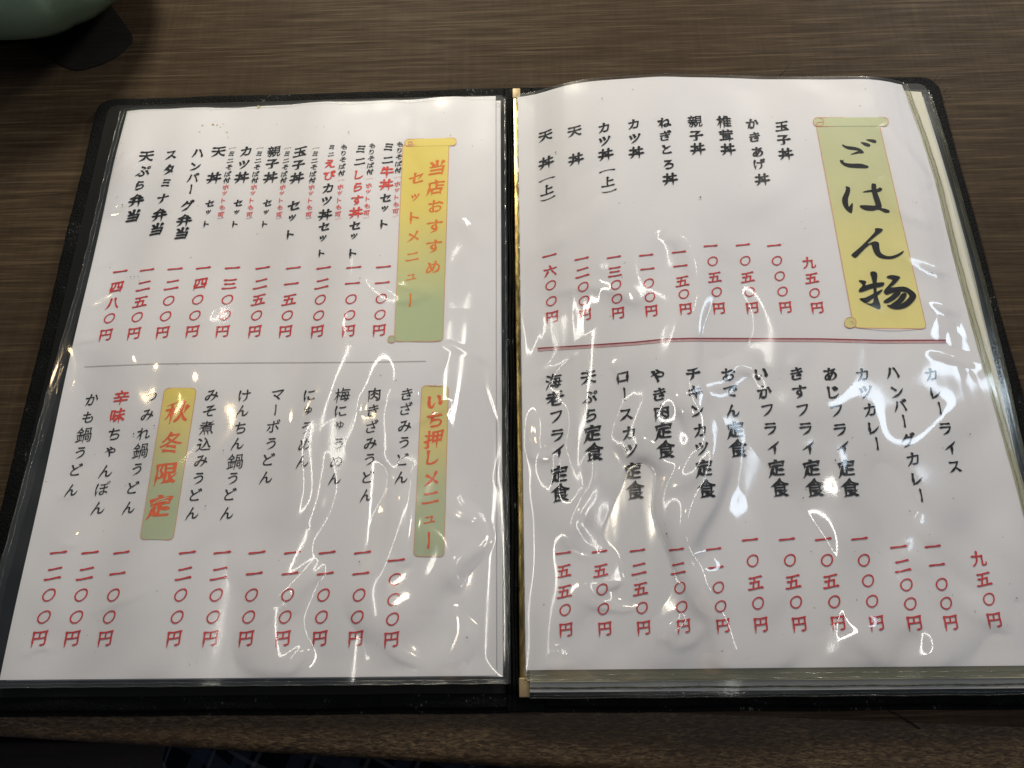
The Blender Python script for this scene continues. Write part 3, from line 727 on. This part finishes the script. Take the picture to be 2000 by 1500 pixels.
bead([(x, 30.02 + .02 * math.sin(x * 1.6), float(z_right(x, 30.0)) + .05) for x in xx], .022)

# ------------------------------------------------------------------ printed writing
def column(name, page, zf, text, pts, size, mat, wt=1.0, sizes=None, lift=.02):
    """text runs down; pts: photo positions of the characters (two ends, or one y per character)"""
    V = []; F = []; n = len(text)
    (x0, y0), (x1, y1) = pts[0], pts[-1]
    ys = [p[1] for p in pts] if len(pts) == n and n > 1 else [y0 + (y1 - y0) * i / max(1, n - 1) for i in range(n)]
    for i, ch in enumerate(text):
        if ch == '　': continue
        y = ys[i]; t = (y - y0) / ((y1 - y0) or 1); x = x0 + (x1 - x0) * t
        sz = sizes[i] if sizes else size
        dx = (sz * .0) if ch not in 'ー' else 0
        place_glyph(V, F, ch, x + dx, y, sz, zf, wt, lift)
    if not V: return
    o = mesh_obj(name, V, F, mat); o.parent = page; return o
def YS(x0, x1, ys): 
    n = len(ys); return [(x0 + (x1 - x0) * ((y - ys[0]) / (ys[-1] - ys[0])), y) for y in ys]
L_, R_ = (pageL, z_left), (pageR, z_right)
def dish(pg, text, x0, x1, ys, size=23, mat=None, wt=1.15, name='dish_name'):
    return column(name, pg[0], pg[1], text, YS(x0, x1, ys), size, mat or M_BLACK, wt)
def part(pg, text, x0, x1, ys, i0, i1, size, mat, wt=1.15, name='dish_name', sizes=None):
    p = YS(x0, x1, ys)[i0:i1]; t = text[i0:i1]
    if len(t) == 1: p = [p[0], (p[0][0], p[0][1] + 1)]
    return column(name, pg[0], pg[1], t, p if len(t) > 1 else [p[0]], size, mat, wt, sizes[i0:i1] if sizes else None)

# left page, upper block: set meals and their side notes
note = 'もりそば付（ホットも可）'
ny12 = [281, 293.5, 306, 319.5, 332.5, 346, 359, 371, 385, 398.5, 412.5, 421.5]
for (xa, xb, dy) in ((781, 772, 0), (727, 715, 3), (672, 659, 5.5)):
    ys = [y + dy for y in ny12]
    part(L_, note, xa, xb, ys, 0, 5, 13.2, M_BLACK, 1.0, 'side_note'); part(L_, note, xa, xb, ys, 5, 12, 12.6, M_RED2, .7, 'side_note')
note2 = '（ミニそば付ホットも可）'
ys2 = [289, 300, 313.5, 326, 339.5, 352, 365, 377, 391, 404.5, 419, 426]
for (xa, xb) in ((617, 602), (562, 544), (508, 486), (454, 430)):
    part(L_, note2, xa, xb, ys2, 0, 6, 13.2, M_BLACK, 1.0, 'side_note'); part(L_, note2, xa, xb, ys2, 6, 11, 12.6, M_RED2, .7, 'side_note'); part(L_, note2, xa, xb, ys2, 11, 12, 13, M_BLACK, .8, 'side_note')
t = 'ミニ牛丼セット'; y = [287, 312, 335, 360, 386, 407, 437]
sz = [21, 22, 24, 24, 21, 17, 22]
for a, b, m in ((0, 2, M_BLACK), (2, 4, M_RED2), (4, 7, M_BLACK)): part(L_, t, 759, 750, y, a, b, 22, m, 1.2, sizes=sz)
t = 'ミニしらす丼セット'; y = [291, 315, 340, 365, 390, 415, 440, 461, 494]; sz = [21, 22, 23, 22, 23, 24, 21, 17, 22]
for a, b, m in ((0, 2, M_BLACK), (2, 6, M_RED2), (6, 9, M_BLACK)): part(L_, t, 705, 689, y, a, b, 22, m, 1.2, sizes=sz)
t = 'ミニえびカツ丼セット'; y = [287, 301, 319, 342, 367, 392, 419, 442, 465, 494]; sz = [12, 12, 21, 22, 23, 21, 24, 21, 18, 18]
for a, b, m in ((0, 2, M_BLACK), (2, 4, M_RED2), (4, 10, M_BLACK)): part(L_, t, 648, 628, y, a, b, 22, m, 1.2, sizes=sz)
def setmeal(t, xa, xb, y, sz): part(L_, t, xa, xb, y, 0, len(t), 22, M_BLACK, 1.2, sizes=sz)
setmeal('玉子丼セット', 586, 567, [296, 321, 347, 401, 425, 457], [24, 23, 25, 24, 19, 22])
setmeal('親子丼セット', 535, 517, [295, 319, 346, 396, 414, 437], [26, 23, 25, 17, 13, 16])
setmeal('カツ丼セット', 480, 459, [295, 321, 346, 396, 414, 437], [24, 22, 25, 17, 13, 16])
setmeal('天丼セット', 427, 403, [296, 347, 397, 414, 437], [25, 25, 17, 13, 16])
setmeal('ハンバーグ弁当', 387, 355, [299, 324, 347, 369, 401, 430, 455], [23, 22, 23, 22, 24, 26, 25])
setmeal('スタミナ弁当', 335, 306, [302, 330, 357, 387, 419, 447], [24, 24, 21, 23, 27, 26])
setmeal('天ぷら弁当', 286, 260, [305, 334, 362, 391, 421], [26, 26, 22, 27, 26])
# left page prices, upper row
def price(pg, text, xa, xb, ys, size=24, wt=1.1): return part(pg, text, xa, xb, ys, 0, len(text), size, M_RED, wt, 'price', [size * (.86 if c == '〇' else 1.0) for c in text])
for text, xa, xb, d in (('一一〇〇円', 749, 740, -1), ('一一〇〇円', 691, 680, 0), ('一二〇〇円', 632, 619, 1), ('一一五〇円', 573, 557, 1), ('一二五〇円', 513, 497, 1), ('一三〇〇円', 454, 434, 1), ('一四〇〇円', 397, 375, 1), ('一二〇〇円', 342, 317, 3), ('一二五〇円', 287, 261, 5), ('一四八〇円', 235, 206, 8)):
    price(L_, text, xa, xb, [522 + d, 553 + d, 584 + d, 615 + d * .8, 646 + d], 26)
# left page, lower block
TH = .55
for t, xa, xb, y in (
 ('きざみうどん', 795, 784, [769, 797, 832, 864, 897, 932]),
 ('肉きざみうどん', 731, 716, [770, 801, 832, 866, 897, 931, 967]),
 ('梅にゅうめん', 669, 654, [771, 802, 830, 867, 900, 934]),
 ('にゅうめん', 605, 591, [771, 801, 835, 867, 901]),
 ('マーボうどん', 542, 520, [771, 800, 832, 866, 897, 932]),
 ('けんちん鍋うどん', 478, 444, [772, 802, 835, 866, 901, 934, 965, 1002]),
 ('みそ煮込みうどん', 414, 376, [772, 802, 835, 867, 900, 934, 966, 1002]),
 ('つみれ鍋うどん', 295, 252, [775, 810, 846, 880, 916, 952, 991]),
 ('かも鍋うどん', 179, 140, [780, 814, 849, 884, 917, 957])):
    part(L_, t, xa, xb, y, 0, len(t), 26, M_BLACK, TH, 'dish_name', [{'ゅ': 22, 'ー': 24, 'つ': 24, '鍋': 31, '煮': 28, '込': 28, '肉': 27, '梅': 29}.get(c, 26) for c in t])
t = '辛味ちゃんぽん'; y = [776, 811, 847, 882, 920, 954, 992]
part(L_, t, 237, 192, y, 0, 2, 29, M_RED2, .8); part(L_, t, 237, 192, y, 2, 7, 27, M_BLACK, TH)
for text, xa, xb, ys in (('一〇〇〇円', 774, 764, [1094, 1132, 1171, 1209, 1249]), ('一一〇〇円', 708, 694, 0), ('一一〇〇円', 639, 624, 0), ('一一〇〇円', 571, 552, 0), ('一一〇〇円', 502, 480, 0), ('一二〇〇円', 434, 410, 0), ('一二〇〇円', 366, 339, 0), ('一一〇〇円', 237, 205, 0), ('一二〇〇円', 176, 140, 0), ('一二〇〇円', 114, 76, 0)):
    price(L_, text, xa, xb, ys or [1079, 1120, 1162, 1205, 1247], 30, 1.0)

# right page, upper block
BW = 1.25
for t, xa, xb, y in (
 ('天丼（上）', 1065, 1069, [265, 317, 350, 370, 388]), ('天丼', 1122, 1125, [256, 310]), ('カツ丼（上）', 1179, 1189, [249, 275, 301, 333, 354, 373]),
 ('カツ丼', 1237, 1243, [242, 270, 297]), ('ねぎとろ丼', 1297, 1309, [239, 264, 291, 321, 349]), ('親子丼', 1357, 1363, [236, 264, 290]),
 ('椎茸丼', 1414, 1422, [237, 264, 291]), ('かきあげ丼', 1469, 1489, [241, 267, 296, 320, 350]), ('玉子丼', 1527, 1535, [246, 272, 300])):
    part(R_, t, xa, xb, y, 0, len(t), 24, M_BLACK, BW, 'dish_name', [{'（': 30, '）': 30, '上': 23, '丼': 26, '天': 25, '親': 28, '椎': 27, '茸': 26}.get(c, 24) for c in t])
for text, xa, xb, ys in (('一六〇〇円', 1073, 1078, [499, 529, 557, 588, 619]), ('一二〇〇円', 1136, 1142, [505, 532, 560, 587, 615]), ('一三〇〇円', 1199, 1207, [502, 530, 556, 583, 611]),
 ('一一〇〇円', 1262, 1272, [498, 525, 553, 580, 607]), ('一一五〇円', 1326, 1339, [492, 519, 549, 574, 603]), ('一〇五〇円', 1388, 1404, [480, 510, 541, 570, 602]),
 ('一〇五〇円', 1451, 1469, [478, 509, 541, 570, 601]), ('一〇〇〇円', 1512, 1534, [479, 509, 539, 569, 600]), ('九五〇円', 1580, 1596, [512, 543, 572, 601])):
    price(R_, text, xa, xb, ys, 25, 1.1)
# right page, lower block
BW2 = 1.15
for t, xa, xb, y in (
 ('海老フライ定食', 1082, 1094, [744, 777, 814, 850, 882, 926, 962]), ('天ぷら定食', 1149, 1160, [737, 775, 811, 846, 882]), ('ロースカツ定食', 1216, 1240, [737, 769, 809, 845, 880, 920, 957]),
 ('やき肉定食', 1284, 1300, [734, 769, 805, 841, 877]), ('チキンカツ定食', 1354, 1380, [730, 765, 801, 840, 876, 914, 954]), ('おでん定食', 1422, 1441, [731, 764, 802, 839, 875]),
 ('いかフライ定食', 1487, 1523, [730, 765, 801, 837, 875, 914, 952]), ('きすフライ定食', 1556, 1591, [729, 764, 801, 837, 875, 914, 952]), ('あじフライ定食', 1621, 1660, [730, 765, 802, 839, 875, 914, 952]),
 ('カツカレー', 1684, 1713, [731, 765, 800, 835, 866]), ('ハンバーグカレー', 1744, 1799, [728, 764, 792, 822, 859, 896, 934, 967]), ('カレーライス', 1818, 1866, [731, 766, 797, 837, 875, 911])):
    part(R_, t, xa, xb, y, 0, len(t), 28, M_BLACK, BW2, 'dish_name', [{'定': 33, '食': 36, 'ッ': 22, 'ー': 27, '海': 31, '老': 31, '肉': 31}.get(c, 28) for c in t])
for text, xa, xb, ys in (('一五五〇円', 1100, 1105, [1080, 1115, 1155, 1191, 1230]), ('一五〇〇円', 1171, 1181, [1077, 1114, 1151, 1189, 1228]), ('一二五〇円', 1245, 1257, [1075, 1111, 1150, 1187, 1226]),
 ('一二〇〇円', 1321, 1335, [1073, 1110, 1148, 1185, 1223]), ('一一〇〇円', 1394, 1412, [1072, 1108, 1147, 1184, 1222]), ('一〇五〇円', 1465, 1486, [1054, 1095, 1138, 1178, 1220]),
 ('一〇五〇円', 1537, 1561, [1053, 1094, 1136, 1176, 1219]), ('一〇五〇円', 1608, 1637, [1053, 1094, 1135, 1175, 1217]), ('一〇〇〇円', 1679, 1712, [1052, 1094, 1134, 1174, 1217]),
 ('一二〇〇円', 1755, 1786, [1068, 1105, 1142, 1179, 1217]), ('一一〇〇円', 1822, 1857, [1067, 1103, 1141, 1178, 1216]), ('九五〇円', 1911, 1942, [1090, 1131, 1170, 1211])):
    price(R_, text, xa, xb, ys, 29 if xa > 1440 else 27, 1.05)

# printed lines
def attach(o, page): o.parent = page; return o
def ribbon(name, pg, px, wpx, mat, lift=.018, closed=False, both=True):
    pts = [np.array(q, float) for q in px]
    if closed: pts = pts + [pts[0], pts[1]]
    V = []; F = []
    for i, p in enumerate(pts):
        d = pts[min(i + 1, len(pts) - 1)] - pts[max(i - 1, 0)]; d /= (np.hypot(*d) + 1e-9); n = np.array([-d[1], d[0]]) * wpx / 2
        V += [tuple(on(*(p + n), pg[1], lift)), tuple(on(*(p - n), pg[1], lift))]
    for i in range(len(pts) - 1): F.append((2 * i, 2 * i + 1, 2 * i + 3, 2 * i + 2))
    return attach(mesh_obj(name, V, F, mat), pg[0])
def dense(px, step=12):
    out = []
    for a, b in zip(px[:-1], px[1:]):
        n = max(1, int(math.hypot(b[0] - a[0], b[1] - a[1]) / step))
        out += [(a[0] + (b[0] - a[0]) * i / n, a[1] + (b[1] - a[1]) * i / n) for i in range(n)]
    return out + [px[-1]]
ribbon('divider_line', L_, dense([(165, 716), (300, 710), (500, 708), (700, 707), (832, 705)]), 1.3, M_GREY)
ln = dense([(1050, 680), (1150, 674), (1240, 668), (1300, 662), (1350, 660.5), (1600, 661.5), (1720, 664.5), (1848, 664)])
ribbon('divider_line', R_, ln, 2.1, M_MAROON, .022)
ribbon('divider_shade', R_, [(x, y + 3.2) for x, y in ln], 5.5, M_MAROON2, .012)

def catmull(px, n=4):
    p = [np.array(q, float) for q in px]; N = len(p); out = []
    for i in range(N):
        a, b, c, d = p[(i - 1) % N], p[i], p[(i + 1) % N], p[(i + 2) % N]
        for j in range(n):
            t = j / n; out.append(tuple(.5 * ((2 * b) + (c - a) * t + (2 * a - 5 * b + 4 * c - d) * t * t + (3 * b - a - 3 * c + d) * t ** 3)))
    return out
def banner(name, pg, TL, TR, BL, BR, r_top, r_bot, stops, lift=.014, nu=24, nv=60, outline=None):
    TL, TR, BL, BR = map(lambda q: np.array(q, float), (TL, TR, BL, BR)); H = (np.hypot(*(BL - TL)) + np.hypot(*(BR - TR))) / 2
    V = []; cols = []; vs = list(np.unique(np.concatenate([np.linspace(0, 1, nv), np.linspace(0, max(r_top, 1) / H, 7), 1 - np.linspace(0, max(r_bot, 1) / H, 7)])))
    sides = [[], []]
    for v in vs:
        A = TL + (BL - TL) * v; B = TR + (BR - TR) * v; W = np.hypot(*(B - A)); ins = 0
        if r_top and v * H < r_top: q = r_top - v * H; ins = r_top - math.sqrt(max(0, r_top ** 2 - q ** 2))
        if r_bot and (1 - v) * H < r_bot: q = r_bot - (1 - v) * H; ins = r_bot - math.sqrt(max(0, r_bot ** 2 - q ** 2))
        A2 = A + (B - A) * ins / W; B2 = B + (A - B) * ins / W; sides[0].append(tuple(A2)); sides[1].append(tuple(B2))
        for i in range(nu): V.append(tuple(on(*(A2 + (B2 - A2) * i / (nu - 1)), pg[1], lift)))
        c = [np.interp(v, [s[0] for s in stops], [s[1][k] for s in stops]) for k in range(3)]; cols += [(*c, 1)] * nu
    F = [(j * nu + i, (j + 1) * nu + i, (j + 1) * nu + i + 1, j * nu + i + 1) for j in range(len(vs) - 1) for i in range(nu - 1)]
    o = attach(mesh_obj(name, V, F, M_PRINT), pg[0])
    ca = o.data.color_attributes.new('print', 'FLOAT_COLOR', 'POINT'); ca.data.foreach_set('color', np.array(cols).ravel())
    if outline: ribbon('banner_outline', pg, sides[0] + sides[1][::-1], outline, M_PINK, lift + .004, closed=True)
    return o
YEL = (.88, .72, .17); YEL2 = (.76, .66, .27); GRN = (.50, .58, .34); GRN2 = (.52, .58, .38)
banner('heading_banner', L_, (787, 284), (877, 281), (770, 667), (865, 666), 0, 9, [(0, YEL), (.3, YEL), (.62, (.66, .64, .28)), (.8, GRN), (1, GRN)], outline=1.3)
banner('banner_roll', L_, (791, 272), (891, 269), (790, 286), (891, 284), 6.9, 6.9, [(0, YEL), (1, YEL)], .020, 60, 14, 1.2)
ribbon('banner_curl', L_, [(797, 278), (804, 277), (806, 280), (802, 283), (797, 282)], 3.0, M_PINK, .026)
banner('banner_curl', L_, (758, 656), (772, 655.5), (757, 669), (772, 669), 6, 6, [(0, (.48, .53, .36)), (1, (.48, .53, .36))], .018, 10, 10, 1.2)
banner('heading_banner', L_, (322, 758), (384, 758), (273, 1053), (338, 1054), 9, 9, [(0, YEL), (.3, YEL2), (.65, GRN2), (1, (.48, .55, .38))], outline=1.3)
banner('heading_banner', L_, (824, 753), (876, 754), (808, 1086), (867, 1087), 8, 8, [(0, YEL2), (.3, YEL2), (.65, GRN2), (1, (.48, .55, .38))], outline=1.3)
banner('heading_banner', R_, (1593, 238), (1717, 240), (1668, 640), (1810, 642), 0, 9, [(0, (.57, .60, .38)), (.35, (.64, .64, .36)), (.55, (.78, .72, .32)), (1, (.88, .78, .30))], outline=1.4)
banner('banner_roll', R_, (1588, 229.5), (1735, 229), (1590, 246.5), (1735, 246), 8.3, 8.3, [(0, (.60, .64, .40)), (1, (.60, .64, .40))], .024, 70, 16, 1.3)
ribbon('banner_curl', R_, [(1600, 230), (1606, 231), (1609, 236), (1608, 242), (1603, 246), (1597, 245), (1594, 241), (1598, 238.5), (1608, 238)], 1.4, M_PINK, .034)
banner('banner_curl', R_, (1650, 620), (1672, 619.5), (1649, 640), (1672, 640), 9.8, 9.8, [(0, (.74, .68, .30)), (1, (.74, .68, .30))], .024, 14, 14, 1.3)
ribbon('banner_curl', R_, [(1660, 629), (1664, 627), (1668, 630), (1664, 633)], 1.3, M_PINK, .034)
# headings in the left page banners
part(L_, '当店おすすめ', 853, 846, [327, 365, 402, 441, 480, 521], 0, 6, 32, M_ORANGE, 1.0, 'heading', [33, 33, 30, 31, 31, 30])
part(L_, 'セットメニュー', 813, 801, [347, 385, 424, 461, 501, 541, 586], 0, 7, 29, M_ORANGE, 1.0, 'heading', [29, 22, 29, 27, 27, 24, 31])
part(L_, '秋冬限定', 345, 312, [804, 864, 925, 989], 0, 4, 44, M_VERM, 1.3, 'heading')
part(L_, 'いち押しメニュー', 850, 837, [784, 819, 857, 892, 934, 972, 1015, 1055], 0, 8, 34, M_VERM, 1.15, 'heading', [32, 34, 36, 33, 33, 34, 26, 34])
# the large heading on the right page, traced stroke by stroke
def C1(p): return [(1560 + x / 7.143, 220 + y / 7.143) for x, y in p]
def C2(p): return [(1500 + x / 4, 375 + y / 4) for x, y in p]
strokes = [
 C1([(940,375),(1000,370),(1060,378),(1085,400),(1075,420),(1040,418),(990,400)]),
 C1([(865,415),(905,412),(960,425),(1000,448),(990,470),(965,472),(915,455)]),
 C1([(608,440),(660,462),(740,472),(810,485),(870,510),(908,550),(890,566),(840,566),(790,575),(720,582),(790,550),(835,530),(780,520),(700,510),(650,490),(615,465)]),
 C1([(578,655),(600,665),(628,655),(622,680),(660,702),(740,710),(850,710),(910,722),(975,748),(960,770),(900,773),(800,770),(710,762),(640,740),(595,705),(578,680)]),
 C1([(655,1028),(700,1035),(718,1060),(712,1120),(690,1190),(688,1250),(700,1312),(722,1285),(750,1258),(755,1300),(745,1390),(720,1395),(670,1360),(625,1300),(605,1230),(615,1170),(645,1110),(660,1060)]),
 C1([(890,1108),(950,1085),(1010,1076),(1085,1068),(1130,1043),(1165,1060),(1150,1090),(1090,1108),(1010,1104),(950,1108)]),
 C1([(1020,990),(1055,988),(1080,1005),(1085,1080),(1110,1150),(1140,1230),(1158,1300),(1155,1328),(1210,1340),(1260,1360),(1270,1375),(1255,1392),(1200,1390),(1150,1362),(1100,1350),(1040,1365),(960,1362),(890,1340),(850,1295),(950,1290),(1065,1295),(1065,1260),(1040,1180),(1020,1090),(1015,1030)]),
 C2([(838,283),(893,287),(888,308),(835,350),(778,403),(830,385),(865,395),(870,430),(880,470),(915,495),(960,500),(1010,485),(1060,458),(1045,485),(990,515),(930,522),(870,510),(835,480),(818,440),(805,408),(770,430),(720,480),(685,512),(660,500),(655,485),(720,430),(790,360),(835,310)]),
 C2([(800,625),(852,632),(848,720),(852,800),(880,890),(868,914),(835,900),(790,880),(765,868),(822,862),(825,760),(815,690)]),
 C2([(708,690),(745,690),(768,700),(762,728),(820,712),(905,705),(895,735),(820,750),(750,775),(715,780),(712,760),(740,725)]),
 C2([(716,830),(760,825),(820,795),(895,758),(875,792),(820,830),(770,865),(735,850)]),
 C2([(925,665),(960,648),(1030,660),(1020,685),(985,722),(960,745),(1060,738),(1120,765),(1158,805),(1140,850),(1090,895),(1020,915),(960,905),(930,880),(990,884),(1050,868),(1090,835),(1105,808),(1080,782),(1020,775),(960,790),(925,800),(905,775),(935,735),(965,700),(972,682)]),
 C2([(905,850),(955,815),(1000,778),(1040,785),(1000,830),(950,860),(915,865)]),
 C2([(950,886),(1010,840),(1050,790),(1085,798),(1060,850),(1000,892)]),
]
V = []; F = []
for i, s in enumerate(strokes):
    c = catmull(s, 3); li = .026 + .0012 * i
    P3 = [on(x, y, z_right, li) for x, y in c]
    tr = tessellate_polygon([[Vector((p[0], p[1], 0)) for p in P3]]); b = len(V)
    V += [tuple(p) for p in P3]; F += [tuple(b + k for k in t) for t in tr]
attach(mesh_obj('heading', V, F, M_BLACK), pageR)

# ------------------------------------------------------------------ grime on the film, stains, hairs
M_DIRT = mat_plain('grime', (.13, .115, .09), .8, .1); M_STAIN = mat_plain('soy_stain', (.48, .34, .10), .6, .3); M_STAIN2 = mat_plain('pale_stain', (.66, .56, .32), .6, .3)
def blobs(name, zf, page, items, mat, lift):
    V = []; F = []
    for (x, y, r) in items:
        p = on(x, y, zf, lift); rr = r * .72 / 47.0; n = 8; b = len(V); e = random.uniform(.5, 1); a0 = random.random() * 6
        for k in range(n):
            a = 2 * math.pi * k / n; q = rr * random.uniform(.7, 1.2); dx, dy = q * math.cos(a), q * e * math.sin(a)
            X_ = p[0] + dx * math.cos(a0) - dy * math.sin(a0); Y_ = p[1] + dx * math.sin(a0) + dy * math.cos(a0); V.append((X_, Y_, float(zf(X_, Y_)) + lift))
        F.append(tuple(range(b, b + n)))
    o = attach(mesh_obj(name, V, F, mat), page); o['kind'] = 'stuff'; return o
def rnd_items(n, box_, r0, r1): return [(random.uniform(box_[0], box_[2]), random.uniform(box_[1], box_[3]), random.uniform(r0, r1)) for _ in range(n)]
blobs('grime_specks', z_left, pageL, rnd_items(5, (180, 240, 950, 1290), .5, .9) + [(255, 540, 2.2), (262, 540, 2.0), (270, 539.6, 1.8), (248, 539, 1.4), (239, 400, 2.5), (227, 386, 2), (681, 258, 3), (541, 243, 2), (923, 285, 2), (301, 831, 2.4), (261, 847, 3), (436, 880, 2), (401, 988, 2.4), (912, 1245, 2.2), (702, 1097, 2.5)], M_DIRT, .055)
blobs('grime_specks', z_right, pageR, rnd_items(5, (1060, 200, 1740, 1290), .5, .9) + [(1368, 385, 3.5), (1176, 192, 3), (1085, 297, 3.5), (1146, 724, 2.4), (1632, 899, 3.2), (1569, 972, 2.4), (1895, 848, 3.2), (1986, 1168, 3.0), (1777, 998, 2), (1302, 1042, 2.2), (1820, 533, 3)], M_DIRT, .055)
blobs('stain', z_left, pageL, [(395, 245, 4.5), (416, 243, 5), (424, 244, 3.5)], M_STAIN, .013)
blobs('stain', z_left, pageL, [(390, 257, 3.5), (443, 258, 3.5), (505, 209, 7), (436, 242, 3), (430, 248, 2.5), (445, 268, 2.5), (880, 264, 2.6)], M_STAIN2, .012)
M_HAIR = mat_plain('black_hair', (.008, .007, .006), .45)
h1 = tube('hair', [tuple(at(x, y, ZT + .05)) for x, y in [(1731,1383),(1740,1389),(1752,1395),(1764,1402),(1775,1409),(1784,1414),(1792,1420),(1797,1423)]], .028, M_HAIR, None, 6)
tag(h1, 'short black hair lying across the table edge below the right page', 'hair', group='stray hairs on the table')
h2 = tube('hair', [tuple(at(x, y, ZT + .03)) for x, y in [(1523,147),(1529,141),(1535,135),(1539,128),(1542,122)]], .010, M_HAIR, None, 6)
tag(h2, 'tiny black hair standing out past the upper edge of the right page', 'hair', group='stray hairs on the table')
# loose threads fraying from the cover
M_THR = mat_plain('frayed_thread', (.03, .03, .028), .8)
V = []
for (x, y, dx, dy) in ((1827,153,8,-8),(1835,160,6,-6),(1850,190,7,-1),(1870,235,6,2),(988,163,10,-5),(880,158,-14,3),(270,186,8,2),(1845,178,6,-4),(1905,400,5,3),(1950,560,5,2)):
    p = [tuple(at(x + dx * t, y + dy * t - 2 * math.sin(t * 3), -.05 + .1 * t)) for t in np.linspace(-.3, 1, 6)]
    o = tube('loose_thread', p, .016, M_THR, menu, 4)

bpy.data.objects.remove(_to); bpy.data.curves.remove(_tc)
